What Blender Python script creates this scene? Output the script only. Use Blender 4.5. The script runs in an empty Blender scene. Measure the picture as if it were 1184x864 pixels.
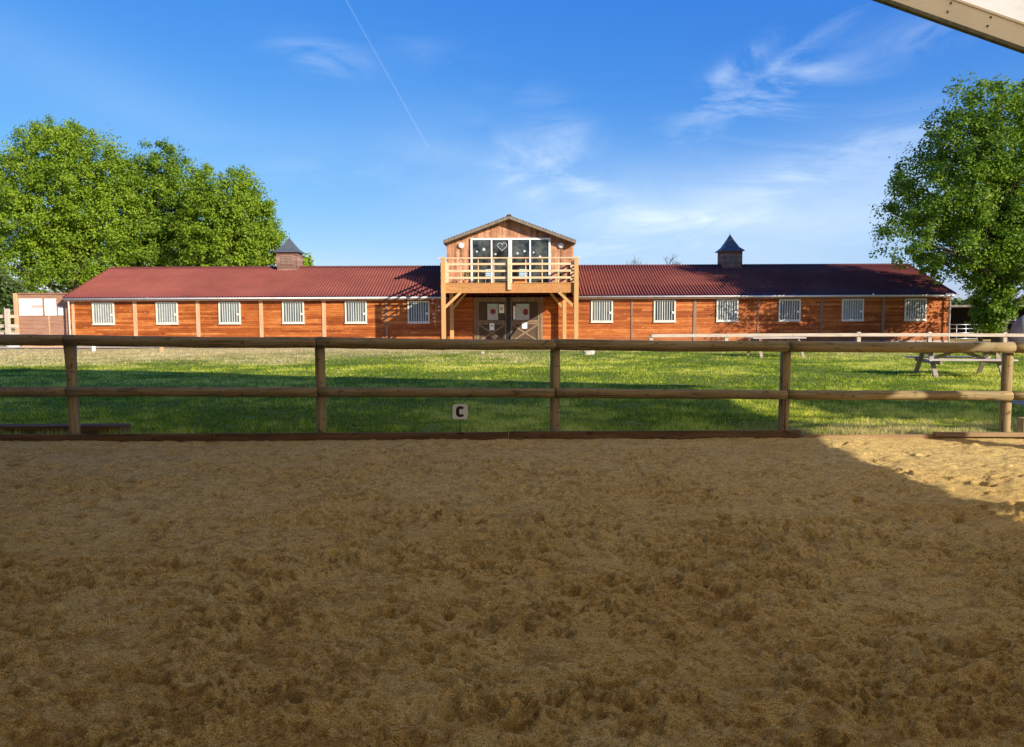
import bpy, math, random
import numpy as np
from mathutils import Vector
random.seed(7)
SC = bpy.context.scene
COL = SC.collection
F = 855.0; EYE = 1.6; PITCH = math.atan(65/855.0); ROLL = math.radians(0.25)
cp, sp = math.cos(PITCH), math.sin(PITCH)
R0 = Vector((math.cos(ROLL), 0, -math.sin(ROLL)))
FWD = Vector((0, cp, -sp))
UP0 = R0.cross(FWD).normalized()
R0 = FWD.cross(UP0).normalized()
def ray(px, py): return FWD + R0*((px-592)/F) + UP0*((432-py)/F)
def W(px, py, Y):          # point of the photograph at depth Y
    d = ray(px, py); t = Y/d.y
    return d.x*t, EYE + d.z*t
def G(px, py, z=0.0):      # point of the photograph on the ground
    d = ray(px, py); t = (z-EYE)/d.z
    return d.x*t, d.y*t

# ------------------------------------------------------------------ objects
OFF = {}
def tag(o, label=None, cat=None, group=None, kind=None):
    if label: o['label'] = label
    if cat: o['category'] = cat
    if group: o['group'] = group
    if kind: o['kind'] = kind
    return o
def empty(name, loc, label, cat, group=None):
    o = bpy.data.objects.new(name, None); COL.objects.link(o)
    o.location = loc; o.empty_display_size = 0.3
    OFF[o] = Vector(loc)
    return tag(o, label, cat, group)
def link_mesh(name, me, mat, parent=None, loc=None):
    o = bpy.data.objects.new(name, me); COL.objects.link(o)
    if mat: me.materials.append(mat)
    if parent is not None:
        o.parent = parent; OFF[o] = OFF[parent]
    else:
        OFF[o] = Vector((0, 0, 0))
    return o
class MB:
    def __init__(s): s.v = []; s.f = []; s.sm = []
    def add(s, vs, fs, smooth=False):
        n = len(s.v); s.v += [tuple(p) for p in vs]
        s.f += [tuple(n+i for i in f) for f in fs]; s.sm += [smooth]*len(fs)
        return s
    def box(s, x0, x1, y0, y1, z0, z1):
        if x0 > x1: x0, x1 = x1, x0
        if y0 > y1: y0, y1 = y1, y0
        if z0 > z1: z0, z1 = z1, z0
        return s.add([(x0,y0,z0),(x1,y0,z0),(x1,y1,z0),(x0,y1,z0),(x0,y0,z1),(x1,y0,z1),(x1,y1,z1),(x0,y1,z1)],
                     [(0,3,2,1),(4,5,6,7),(0,1,5,4),(1,2,6,5),(2,3,7,6),(3,0,4,7)])
    def bbox(s, x0, x1, y0, y1, z0, z1, b=0.01):     # box with chamfered edges
        import bmesh
        bm = bmesh.new()
        vs = [bm.verts.new(p) for p in [(x0,y0,z0),(x1,y0,z0),(x1,y1,z0),(x0,y1,z0),(x0,y0,z1),(x1,y0,z1),(x1,y1,z1),(x0,y1,z1)]]
        for f in [(0,3,2,1),(4,5,6,7),(0,1,5,4),(1,2,6,5),(2,3,7,6),(3,0,4,7)]: bm.faces.new([vs[i] for i in f])
        bmesh.ops.bevel(bm, geom=bm.edges[:], offset=b, segments=2, affect='EDGES', profile=0.6)
        bm.verts.index_update()
        s.add([v.co[:] for v in bm.verts], [[v.index for v in f.verts] for f in bm.faces]); bm.free()
        return s
    def beam(s, a, b, w, h, up=(0,0,1)):
        a = Vector(a); b = Vector(b); d = (b-a).normalized(); u = Vector(up)
        r = d.cross(u)
        if r.length < 1e-4: r = d.cross(Vector((0,1,0)))
        r.normalize(); u = r.cross(d).normalized()
        vs = []
        for p in (a, b):
            for i, j in ((-1,-1),(1,-1),(1,1),(-1,1)): vs.append(p + r*(i*w/2) + u*(j*h/2))
        return s.add(vs, [(0,1,2,3),(7,6,5,4),(0,4,5,1),(1,5,6,2),(2,6,7,3),(3,7,4,0)])
    def tube(s, pts, rad, n=8, cap=True, smooth=True, jit=0, rng=None):
        pts = [Vector(p) for p in pts]
        if not hasattr(rad, '__len__'): rad = [rad]*len(pts)
        base = len(s.v); vs = []; fs = []
        prev = None
        for i, p in enumerate(pts):
            d = (pts[min(i+1, len(pts)-1)] - pts[max(i-1, 0)]).normalized()
            ref = Vector((0,0,1)) if abs(d.z) < .9 else Vector((1,0,0))
            if prev is not None: ref = prev
            r = d.cross(ref).normalized(); u = r.cross(d).normalized(); prev = u
            for k in range(n):
                a = 2*math.pi*k/n; q = rad[i]
                if jit: q *= 1 + jit*(rng.random()-.5)
                vs.append(p + r*math.cos(a)*q + u*math.sin(a)*q)
        for i in range(len(pts)-1):
            for k in range(n):
                k2 = (k+1) % n
                fs.append((i*n+k, i*n+k2, (i+1)*n+k2, (i+1)*n+k))
        s.add(vs, fs, smooth)
        if cap:
            m = len(s.v)-len(pts)*n
            s.f.append(tuple(m+k for k in reversed(range(n)))); s.sm.append(False)
            m2 = m+(len(pts)-1)*n
            s.f.append(tuple(m2+k for k in range(n))); s.sm.append(False)
        return s
    def prism(s, poly, y0, y1):     # polygon in xz extruded along y
        n = len(poly)
        vs = [(x, y0, z) for x, z in poly] + [(x, y1, z) for x, z in poly]
        fs = [tuple(range(n)), tuple(reversed(range(n, 2*n)))]
        fs += [(i, (i+1) % n + 0, (i+1) % n + n, i+n)[::-1] for i in range(n)]
        return s.add(vs, fs)
    def build(s, name, mat, parent=None, fix=True):
        off = OFF[parent] if parent is not None else Vector((0,0,0))
        me = bpy.data.meshes.new(name)
        me.from_pydata([tuple(Vector(p)-off) for p in s.v], [], s.f)
        me.polygons.foreach_set('use_smooth', s.sm)
        if fix:
            import bmesh
            bm = bmesh.new(); bm.from_mesh(me); bmesh.ops.recalc_face_normals(bm, faces=bm.faces[:]); bm.to_mesh(me); bm.free()
        me.update()
        return link_mesh(name, me, mat, parent)
def np_mesh(name, verts, faces, k, mat, parent=None, smooth=False, attrs=None):
    """verts (n,3), faces (m,k) numpy -> mesh"""
    off = OFF[parent] if parent is not None else Vector((0,0,0))
    me = bpy.data.meshes.new(name)
    v = np.asarray(verts, dtype=np.float32) - np.array(off, dtype=np.float32)
    m = len(faces)
    me.vertices.add(len(v)); me.vertices.foreach_set('co', v.ravel())
    me.loops.add(m*k); me.loops.foreach_set('vertex_index', np.asarray(faces, dtype=np.int32).ravel())
    me.polygons.add(m); me.polygons.foreach_set('loop_start', np.arange(m, dtype=np.int32)*k)
    me.polygons.foreach_set('use_smooth', np.full(m, smooth, dtype=bool))
    me.update(calc_edges=True)
    for an, av in (attrs or {}).items():
        a = me.attributes.new(an, 'FLOAT', 'FACE' if len(av) == m else 'POINT'); a.data.foreach_set('value', np.asarray(av, dtype=np.float32))
    return link_mesh(name, me, mat, parent)

# ------------------------------------------------------------------ noise
def _h(ix, iy, seed):
    n = (ix.astype(np.int64)*374761393 + iy.astype(np.int64)*668265263 + seed*1442695041) & 0xffffffff
    n = ((n ^ (n >> 13))*1274126177) & 0xffffffff
    n = n ^ (n >> 16)
    return (n & 0xffff)/65535.0
def vn(x, y, seed=0):
    x = np.asarray(x, dtype=np.float64); y = np.asarray(y, dtype=np.float64)
    ix = np.floor(x); iy = np.floor(y); fx = x-ix; fy = y-iy
    fx = fx*fx*fx*(fx*(fx*6-15)+10); fy = fy*fy*fy*(fy*(fy*6-15)+10)
    a = _h(ix, iy, seed); b = _h(ix+1, iy, seed); c = _h(ix, iy+1, seed); d = _h(ix+1, iy+1, seed)
    return (a*(1-fx)+b*fx)*(1-fy) + (c*(1-fx)+d*fx)*fy
def fbm(x, y, o=4, seed=0):
    t = 0; a = 1; n = 0
    for i in range(o):
        t = t + a*(vn(x*2**i+17.3*i, y*2**i-9.1*i, seed+i)-.5); n += a; a *= .5
    return t/n*2

# ------------------------------------------------------------------ materials
class NT:
    def __init__(s, name):
        s.m = bpy.data.materials.new(name); s.m.use_nodes = True
        s.t = s.m.node_tree; s.t.nodes.clear()
        s.out = s.n('ShaderNodeOutputMaterial'); s.b = s.n('ShaderNodeBsdfPrincipled')
        s.l(s.b.outputs[0], s.out.inputs[0])
        s.tc = s.n('ShaderNodeTexCoord')
    def n(s, t, **k):
        x = s.t.nodes.new(t)
        for a, v in k.items(): setattr(x, a, v)
        return x
    def l(s, a, b): s.t.links.new(a, b)
    def mapping(s, scale=(1,1,1), rot=(0,0,0), loc=(0,0,0), src='Object'):
        m = s.n('ShaderNodeMapping'); m.inputs['Scale'].default_value = scale; m.inputs['Rotation'].default_value = rot; m.inputs['Location'].default_value = loc
        s.l(s.tc.outputs[src], m.inputs[0]); return m.outputs[0]
    def noise(s, scale, detail=4, rough=.6, vec=None, dist=0):
        x = s.n('ShaderNodeTexNoise'); x.inputs['Scale'].default_value = scale; x.inputs['Detail'].default_value = detail
        x.inputs['Roughness'].default_value = rough; x.inputs['Distortion'].default_value = dist
        s.l(vec if vec is not None else s.tc.outputs['Object'], x.inputs['Vector']); return x.outputs['Fac']
    def ramp(s, fac, stops):
        r = s.n('ShaderNodeValToRGB'); e = r.color_ramp.elements
        while len(e) < len(stops): e.new(.5)
        for i, (p, c) in enumerate(stops):
            e[i].position = p; e[i].color = (c[0], c[1], c[2], 1) if hasattr(c, '__len__') else (c, c, c, 1)
        s.l(fac, r.inputs[0]); return r.outputs[0]
    def mix(s, fac, a, b, mode='MIX'):
        x = s.n('ShaderNodeMix', data_type='RGBA', blend_type=mode)
        for i, v in ((0, fac), (6, a), (7, b)):
            if hasattr(v, 'is_linked'): s.l(v, x.inputs[i])
            else: x.inputs[i].default_value = v if i == 0 else (v[0], v[1], v[2], 1)
        return x.outputs[2]
    def math(s, op, a, b=0.0, c=None):
        x = s.n('ShaderNodeMath', operation=op)
        for i, v in enumerate((a, b) if c is None else (a, b, c)):
            if hasattr(v, 'is_linked'): s.l(v, x.inputs[i])
            else: x.inputs[i].default_value = v
        return x.outputs[0]
    def bump(s, h, dist=.01, strength=1.0, prev=None):
        x = s.n('ShaderNodeBump'); x.inputs['Distance'].default_value = dist; x.inputs['Strength'].default_value = strength
        s.l(h, x.inputs['Height'])
        if prev is not None: s.l(prev, x.inputs['Normal'])
        return x.outputs[0]
    def fin(s, col=None, rough=.8, nrm=None, metal=0, spec=None):
        if col is not None:
            if hasattr(col, 'is_linked'): s.l(col, s.b.inputs['Base Color'])
            else: s.b.inputs['Base Color'].default_value = (col[0], col[1], col[2], 1)
        if hasattr(rough, 'is_linked'): s.l(rough, s.b.inputs['Roughness'])
        else: s.b.inputs['Roughness'].default_value = rough
        s.b.inputs['Metallic'].default_value = metal
        if spec is not None: s.b.inputs['Specular IOR Level'].default_value = spec
        if nrm is not None: s.l(nrm, s.b.inputs['Normal'])
        return s.m
def wood(name, dark, light, axis='x', scale=1.0, grain=14, rough=.75, tint=None, bump=.004, spots=None):
    t = NT(name)
    sc = {'x': (1.2*scale, grain*scale, grain*scale), 'z': (grain*scale, grain*scale, 1.2*scale), 'y': (grain*scale, 1.2*scale, grain*scale)}[axis]
    v = t.mapping(sc)
    g = t.noise(1.0, 6, .65, v, .3)
    big = t.noise(1.1, 3, .6)
    c = t.ramp(g, [(.3, dark), (.7, light)])
    if tint is not None:
        c = t.mix(t.ramp(big, [(.4, 0.0), (.66, .7)]), c, tint)
    if 'round' in name:
        ck = t.noise(1.0, 3, .6, t.mapping((.9, 42, 42) if axis == 'x' else (42, 42, .9), loc=(1.7, .3, .9)), .2)
        c = t.mix(t.ramp(ck, [(.60, 0.0), (.66, .85)]), c, (.035,.024,.012))
        c = t.mix(t.ramp(t.noise(2.6, 5, .7), [(.5, 0.0), (.72, .6)]), c, (.24,.23,.15))
    if spots is not None:
        k = t.noise(23, 2, .5, t.mapping((.35, 1, 1)))
        c = t.mix(t.ramp(k, [(.62, 0.0), (.7, .8)]), c, spots)
    return t.fin(c, rough, t.bump(g, bump, .8), spec=.15)
def plain(name, col, rough=.6, metal=0, var=.12, nscale=6, spec=None, bump=0):
    t = NT(name)
    n = t.noise(nscale, 5, .65)
    a = [max(0, c*(1-var)) for c in col]; b = [min(1, c*(1+var)) for c in col]
    c = t.ramp(n, [(.3, a), (.7, b)])
    nr = t.bump(t.noise(60, 3, .6), bump, .7) if bump else None
    return t.fin(c, rough, nr, metal, spec)

# stable cladding : boards of 13 cm, each with its own stain
def cladding(name, cols, vertical=False, pitch=.13, length=3.62, grey=None, rough=.6):
    t = NT(name)
    sep = t.n('ShaderNodeSeparateXYZ'); t.l(t.tc.outputs['Object'], sep.inputs[0])
    a, b = (sep.outputs[0], sep.outputs[2]) if vertical else (sep.outputs[2], sep.outputs[0])
    row = t.math('FLOOR', t.math('DIVIDE', a, pitch))
    wr = t.n('ShaderNodeTexWhiteNoise', noise_dimensions='1D'); t.l(row, wr.inputs['W'])
    seg = t.math('FLOOR', t.math('ADD', t.math('DIVIDE', b, length), t.math('MULTIPLY', wr.outputs['Value'], 3.0)))
    comb = t.n('ShaderNodeCombineXYZ'); t.l(row, comb.inputs[0]); t.l(seg, comb.inputs[1])
    w2 = t.n('ShaderNodeTexWhiteNoise', noise_dimensions='2D'); t.l(comb.outputs[0], w2.inputs['Vector'])
    v = t.mapping((16, 16, 1.3) if vertical else (1.3, 16, 16))
    g = t.noise(1.0, 6, .62, v, .4)
    patch = t.noise(.9, 5, .65, t.mapping((1, 1, 2.5)))
    blot = t.noise(5, 4, .7, t.mapping((.5, 1, 1.6)))
    f = t.math('ADD', t.math('MULTIPLY', w2.outputs['Value'], .30), t.math('ADD', t.math('MULTIPLY', g, .42), t.math('ADD', t.math('MULTIPLY', patch, .45), t.math('MULTIPLY', blot, .3))))
    f = t.math('SUBTRACT', f, .26)
    c = t.ramp(f, [(.28, cols[0]), (.45, cols[1]), (.58, cols[2]), (.74, cols[3])])
    if grey is not None:
        c = t.mix(t.ramp(t.noise(2.2, 4, .7, t.mapping((3, 1, .5))), [(.45, 0.0), (.7, .75)]), c, grey)
    kn = t.noise(9, 1, .4, t.mapping((.8, 1, 1.2), loc=(3.3, 0, 1.7)))
    c = t.mix(t.ramp(kn, [(.71, 0.0), (.74, .7)]), c, (.62, .36, .2))
    sz = t.n('ShaderNodeSeparateXYZ'); t.l(t.tc.outputs['Object'], sz.inputs[0])
    base = t.math('SUBTRACT', t.math('ADD', .55, t.math('MULTIPLY', t.noise(3, 5, .7), .9)), t.math('MULTIPLY', sz.outputs[2], 1.6))
    if not vertical: c = t.mix(t.ramp(base, [(.2, 0.0), (.9, .55)]), c, (.30,.17,.09))     # rain splash at the foot
    return t.fin(c, rough, t.bump(g, .004, .6), spec=.15)
M = {}
M['stain'] = cladding('orange stained boards', [(.21,.050,.012), (.32,.085,.018), (.43,.132,.030), (.58,.24,.075)])
M['room'] = cladding('weathered vertical boards', [(.22,.09,.045), (.42,.19,.10), (.58,.29,.16), (.70,.42,.26)], vertical=True, pitch=.16, length=9, grey=(.17,.11,.08), rough=.8)
M['cupola'] = cladding('cupola boards', [(.12,.06,.045), (.22,.12,.09), (.32,.19,.15), (.4,.27,.22)], pitch=.14, length=5, rough=.85)
M['batten'] = wood('pale batten wood', (.45,.23,.11), (.72,.44,.26), 'z')
M['batten_grey'] = wood('grey batten wood', (.16,.10,.07), (.33,.22,.16), 'z')
M['deck'] = wood('deck timber', (.36,.16,.055), (.56,.29,.11), 'x', tint=(.46,.20,.07), spots=(.25,.11,.05))
M['deckpost'] = wood('honey post timber', (.42,.23,.08), (.62,.39,.17), 'z', tint=(.50,.28,.12))
M['railing'] = wood('sun bleached railing', (.55,.36,.20), (.80,.60,.38), 'x')
M['door'] = wood('grey brown door boards', (.055,.038,.026), (.13,.09,.06), 'z', tint=(.09,.06,.04))
M['doorframe'] = wood('pale door frame', (.15,.10,.065), (.30,.21,.13), 'z')
M['log'] = wood('weathered round rail', (.11,.075,.034), (.37,.275,.135), 'x', grain=26, tint=(.24,.18,.085), bump=.006, spots=(.07,.05,.03))
M['logpost'] = wood('weathered round post', (.18,.12,.055), (.44,.33,.17), 'z', grain=22, tint=(.34,.26,.13), bump=.006, spots=(.08,.05,.03))
M['board'] = wood('dark kick board', (.07,.04,.02), (.19,.115,.06), 'x', grain=18, spots=(.03,.02,.012))  # dark brown wood with darker spots
M['board_pale'] = wood('pale brown board', (.18,.11,.055), (.36,.24,.13), 'x', grain=18)
M['picnic'] = wood('silvered table timber', (.22,.17,.13), (.46,.37,.30), 'x', grain=18)
M['picnic_top'] = wood('silvered plank timber', (.42,.34,.29), (.66,.57,.50), 'x', grain=18)
M['paddock'] = wood('pale paddock rail', (.38,.30,.22), (.60,.51,.41), 'x', grain=10)
M['notice'] = wood('faded brown boards', (.26,.13,.085), (.46,.26,.17), 'x', grain=12, tint=(.32,.17,.12))
M['white'] = plain('white paint', (.78,.77,.74), .5, var=.06)
M['frame'] = plain('cream window paint', (.66,.62,.52), .55, var=.12)
M['bars'] = plain('pale window bars', (.55,.56,.52), .5, var=.1)
M['gutter'] = plain('white gutter', (.70,.66,.62), .5, var=.15, nscale=3)
M['pipe'] = plain('white downpipe', (.74,.72,.68), .45)
M['slate'] = plain('slate sheet', (.085,.095,.105), .55, var=.35, nscale=9)
M['roofgrey'] = plain('grey roof sheet', (.16,.145,.125), .8, var=.4, nscale=4)
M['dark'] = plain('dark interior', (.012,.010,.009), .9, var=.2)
M['metal'] = plain('galvanised tube', (.42,.44,.45), .4, metal=.6)
M['black'] = plain('black paint', (.012,.012,.012), .5)
M['cream'] = plain('cream coated steel', (.70,.60,.44), .5, var=.05, nscale=2)
def _panel(fr):
    t = NT('cream roof sheet with added translucency'); c = t.ramp(t.noise(2, 4, .6), [(.3, (.74,.66,.50)), (.7, (.84,.76,.60))])
    t.fin(c, .5); tr = t.n('ShaderNodeBsdfTranslucent'); t.l(c, tr.inputs[0]); mx = t.n('ShaderNodeMixShader'); mx.inputs[0].default_value = fr
    t.l(t.b.outputs[0], mx.inputs[1]); t.l(tr.outputs[0], mx.inputs[2]); t.l(mx.outputs[0], t.out.inputs[0]); return t.m
M['panel_fill'] = _panel(.74); M['panel_fill_weak'] = _panel(.24)  # translucency added to brighten the shaded sand, stronger over the front bay
M['bolt'] = plain('rusted bolt', (.05,.035,.02), .6)
M['edge'] = plain('dark trim edge', (.09,.08,.04), .8, var=.5, nscale=14)  # dark mottled strip along the lower edge of the rake trim
M['concrete'] = plain('pale concrete', (.42,.36,.30), .9, var=.2, nscale=5, bump=.004)
M['stone'] = plain('pale stone', (.50,.45,.38), .9, var=.25, nscale=9, bump=.01)
M['red'] = plain('red print', (.20,.02,.03), .5)
M['poster'] = plain('poster paper', (.42,.43,.43), .6, var=.2)
M['paper'] = plain('white paper', (.88,.88,.87), .6, var=.03)
M['plate'] = plain('white plastic plate', (.93,.93,.93), .35, var=.01)
M['papergrey'] = plain('grey print', (.45,.45,.47), .6)
M['pinkprint'] = plain('pink print', (.68,.40,.36), .6)
M['teal'] = plain('pale green print', (.35,.55,.5), .6)
M['bluecloth'] = plain('pale blue plastic', (.42,.56,.62), .5)
M['orange'] = plain('orange wood', (.6,.22,.05), .6)
M['pot'] = plain('terracotta', (.4,.16,.08), .8)
M['lamp'] = plain('white lamp cover', (.82,.80,.74), .35, var=.03)
M['tarp'] = plain('pale tarpaulin', (.34,.31,.27), .85, var=.25, nscale=3, bump=.02)
def _glass():
    t = NT('window glass'); n = t.noise(1.6, 6, .7)
    return t.fin(t.ramp(n, [(.42, (.006,.008,.008)), (.62, (.085,.09,.075))]), .06, t.bump(t.noise(.8, 2, .5), .004, .3), spec=.6)  # mottled colour stands in for trees reflected in the panes
M['glass'] = _glass()
def _glass2():
    t = NT('stall window glass'); n = t.noise(1.2, 3, .6, t.mapping((6, 1, .4)))
    return t.fin(t.ramp(n, [(.35, (.05,.07,.07)), (.65, (.17,.20,.19))]), .15, spec=.5)
M['glass2'] = _glass2()
M['glass_dark'] = plain('dark stall interior behind glass', (.045,.055,.055), .2, var=.5, nscale=3)
M['glass_pale'] = plain('dusty stall glass', (.20,.22,.20), .35, var=.3, nscale=4)
def _roof():
    t = NT('red fibre cement')
    n = t.noise(.35, 5, .6); f = t.noise(7, 5, .7); streak = t.noise(1.0, 4, .6, t.mapping((5.6, .35, .35)))
    c = t.ramp(n, [(.35, (.165,.042,.032)), (.65, (.22,.062,.046))])
    c = t.mix(t.ramp(streak, [(.42, 0.0), (.75, .55)]), c, (.15,.050,.042))
    c = t.mix(t.ramp(f, [(.55, 0.0), (.8, .45)]), c, (.36,.18,.13))
    c = t.mix(t.ramp(t.noise(2.5, 5, .75), [(.62, 0.0), (.75, .5)]), c, (.13,.07,.05))
    return t.fin(c, .75, t.bump(f, .003, .5), spec=.15)
M['roof'] = _roof()
def _sand():
    t = NT('arena sand')
    a = t.noise(.55, 5, .6); b = t.noise(6, 6, .72); c_ = t.noise(45, 5, .8); d = t.noise(150, 4, .85)
    col = t.ramp(a, [(.35, (.90,.61,.19)), (.6, (.97,.71,.26))])
    col = t.mix(t.ramp(b, [(.36, .5), (.52, 0.0)]), col, (.56,.33,.09))
    col = t.mix(t.ramp(d, [(.42, .95), (.50, 0.0)]), col, (.22,.13,.05))
    col = t.mix(t.ramp(d, [(.54, 0.0), (.64, .7)]), col, (.97,.82,.56))
    fl = t.noise(1.0, 6, .72, t.mapping((17, 30, 12)), .6); fl2 = t.noise(1.0, 5, .7, t.mapping((38, 64, 30), loc=(2.1, .7, 0)), .4)
    col = t.mix(t.ramp(fl, [(.36, .75), (.43, 0.0)]), col, (.36,.21,.065))
    col = t.mix(t.ramp(fl2, [(.36, .7), (.43, 0.0)]), col, (.34,.20,.065))
    col = t.mix(t.ramp(fl2, [(.56, 0.0), (.64, .6)]), col, (.98,.82,.48))
    at = t.n('ShaderNodeAttribute'); at.attribute_name = 'crevice_shade'
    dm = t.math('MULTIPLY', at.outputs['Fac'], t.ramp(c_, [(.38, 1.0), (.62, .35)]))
    col = t.mix(t.math('MULTIPLY', dm, .8), col, (.36,.21,.075))  # crevice shade painted in as a darker sand colour
    h = t.math('ADD', t.math('MULTIPLY', c_, .8), t.math('ADD', t.math('MULTIPLY', d, .45), t.math('ADD', t.math('MULTIPLY', fl, .7), t.math('MULTIPLY', fl2, .5))))
    return t.fin(col, .95, t.bump(h, .04, 1.0), spec=.1)
M['sand'] = _sand()
def _lawn():
    t = NT('lawn')
    sep = t.n('ShaderNodeSeparateXYZ'); t.l(t.tc.outputs['Object'], sep.inputs[0])
    a = t.noise(.25, 5, .6); b = t.noise(3, 5, .7); c_ = t.noise(30, 4, .75)
    g = t.ramp(c_, [(.3, (.08,.13,.010)), (.7, (.26,.31,.03))])
    dry = t.ramp(b, [(.35, (.36,.29,.10)), (.65, (.66,.52,.26))])
    # dry towards the stable, more so on its left
    f = t.math('ADD', t.math('MULTIPLY', t.math('SUBTRACT', sep.outputs[1], 30.0), .11), t.math('MINIMUM', t.math('MAXIMUM', t.math('MULTIPLY', sep.outputs[0], -.06), -.3), .5))
    f = t.math('ADD', f, t.math('MULTIPLY', t.math('SUBTRACT', a, .5), 1.6))
    f = t.math('ADD', f, t.math('MULTIPLY', t.math('SUBTRACT', b, .5), 1.2))
    col = t.mix(t.ramp(f, [(.0, 0.08), (1.0, 1.0)]), g, dry)
    return t.fin(col, .95, t.bump(t.math('ADD', b, c_), .05, .8), spec=.1)
M['lawn'] = _lawn()
def leafmat(name, dark, light, trans, attr=True, tw=.35):
    t = NT(name)
    a = t.n('ShaderNodeAttribute'); a.attribute_name = 'tint'
    big = t.noise(.45, 3, .6)
    f = t.math('ADD', t.math('MULTIPLY', a.outputs['Fac'], .65), t.math('MULTIPLY', big, .4))
    c = t.ramp(f, [(.15, dark), (.85, light)])
    t.fin(c, .55, spec=.25)
    tr = t.n('ShaderNodeBsdfTranslucent'); t.l(t.mix(1.0, c, trans, 'MULTIPLY'), tr.inputs[0])
    mx = t.n('ShaderNodeMixShader'); mx.inputs[0].default_value = tw
    t.l(t.b.outputs[0], mx.inputs[1]); t.l(tr.outputs[0], mx.inputs[2]); t.l(mx.outputs[0], t.out.inputs[0])
    return t.m
M['leaf'] = leafmat('lime tree leaves', (.055,.14,.010), (.29,.39,.025), (1.5,1.5,.8))
M['leaf_mid'] = leafmat('darker lime leaves', (.045,.12,.010), (.24,.34,.025), (1.5,1.5,.8))
M['leaf_deep'] = leafmat('maple leaves', (.035,.105,.010), (.23,.33,.025), (1.5,1.6,.7))
M['leaf_far'] = leafmat('far foliage', (.05,.08,.02), (.13,.19,.05), (1.3,1.4,.8))
def _blade():
    t = NT('grass blades')
    a = t.n('ShaderNodeAttribute'); a.attribute_name = 'tint'
    d = t.n('ShaderNodeAttribute'); d.attribute_name = 'dry'
    g = t.ramp(a.outputs['Fac'], [(.0, (.018,.085,.005)), (.42, (.14,.28,.010)), (.72, (.58,.62,.045)), (1.0, (.84,.80,.17))])
    y = t.ramp(a.outputs['Fac'], [(.0, (.46,.37,.12)), (1.0, (.80,.66,.34))])
    c = t.mix(d.outputs['Fac'], g, y)
    t.fin(c, .7, spec=.05)
    tr = t.n('ShaderNodeBsdfTranslucent'); t.l(c, tr.inputs[0])
    mx = t.n('ShaderNodeMixShader'); mx.inputs[0].default_value = .5
    t.l(t.b.outputs[0], mx.inputs[1]); t.l(tr.outputs[0], mx.inputs[2]); t.l(mx.outputs[0], t.out.inputs[0])
    return t.m
M['blade'] = _blade()
M['bark'] = wood('bark', (.05,.04,.028), (.16,.125,.09), 'z', grain=9, rough=.95, bump=.02)

# ------------------------------------------------------------------ ground
def warp(x, y): return (x+.09*fbm(x*3, y*3, 3, 5))*1.4, (y+.09*fbm(x*3+9, y*3, 3, 6))*1.4
def hollows(x, y):          # cracks, scuffs and small pits, cut into the relief and darkened as painted shade
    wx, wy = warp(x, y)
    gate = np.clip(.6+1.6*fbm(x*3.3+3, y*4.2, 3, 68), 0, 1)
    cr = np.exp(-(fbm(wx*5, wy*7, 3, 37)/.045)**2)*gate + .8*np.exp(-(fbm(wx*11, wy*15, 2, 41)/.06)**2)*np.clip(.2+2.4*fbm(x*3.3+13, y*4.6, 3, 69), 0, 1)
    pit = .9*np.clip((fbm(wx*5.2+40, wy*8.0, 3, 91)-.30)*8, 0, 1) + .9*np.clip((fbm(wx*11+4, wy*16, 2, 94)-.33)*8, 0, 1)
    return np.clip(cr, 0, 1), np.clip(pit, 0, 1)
def heights(x, y):
    h = .028*fbm(x*.9, y*.9, 3, 11) + .028*fbm(x*2.4, y*2.6, 3, 23)
    wx, wy = warp(x, y)
    m = np.clip(.80+.9*fbm(x*1.9+7, y*2.3, 3, 66), .4, 1.25)*(1-.35*np.clip((y-5.5)/3, 0, 1))*(1-.35*np.clip((x-3.2)/.8, 0, 1)*np.clip((y-5.5)/1, 0, 1))
    cr, pit = hollows(x, y)
    h = h + m*(.014*np.tanh(fbm(wx*3.4, wy*5.4, 3, 37)*9) + .0105*np.tanh(fbm(wx*7.5, wy*10.5, 3, 43)*8) + .0078*np.tanh(fbm(wx*15, wy*22, 2, 51)*5) + .0035*np.tanh(fbm(wx*31, wy*42, 2, 55)*4))
    h = h + m*.012*fbm(wx*9, wy*10, 3, 61) + .0028*fbm(x*40, y*44, 2, 77)
    h = h - m*(.015*cr + .023*pit)
    return h
def axis(*segs):
    out = [segs[0][0]]
    for a, b, d in segs:
        n = max(1, int(round((b-a)/d)))
        out += [a+(b-a)*(i+1)/n for i in range(n)]
    return np.array(out)
def grid(xs, ys, hf):
    X, Y = np.meshgrid(xs, ys); Z = hf(X, Y)
    nx, ny = len(xs), len(ys)
    v = np.stack([X.ravel(), Y.ravel(), Z.ravel()], 1)
    i = (np.arange(ny-1)[:, None]*nx + np.arange(nx-1)[None, :]).ravel()
    return X, Y, Z, v, np.stack([i, i+1, i+1+nx, i+nx], 1)
SAND_Y = 9.77
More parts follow.
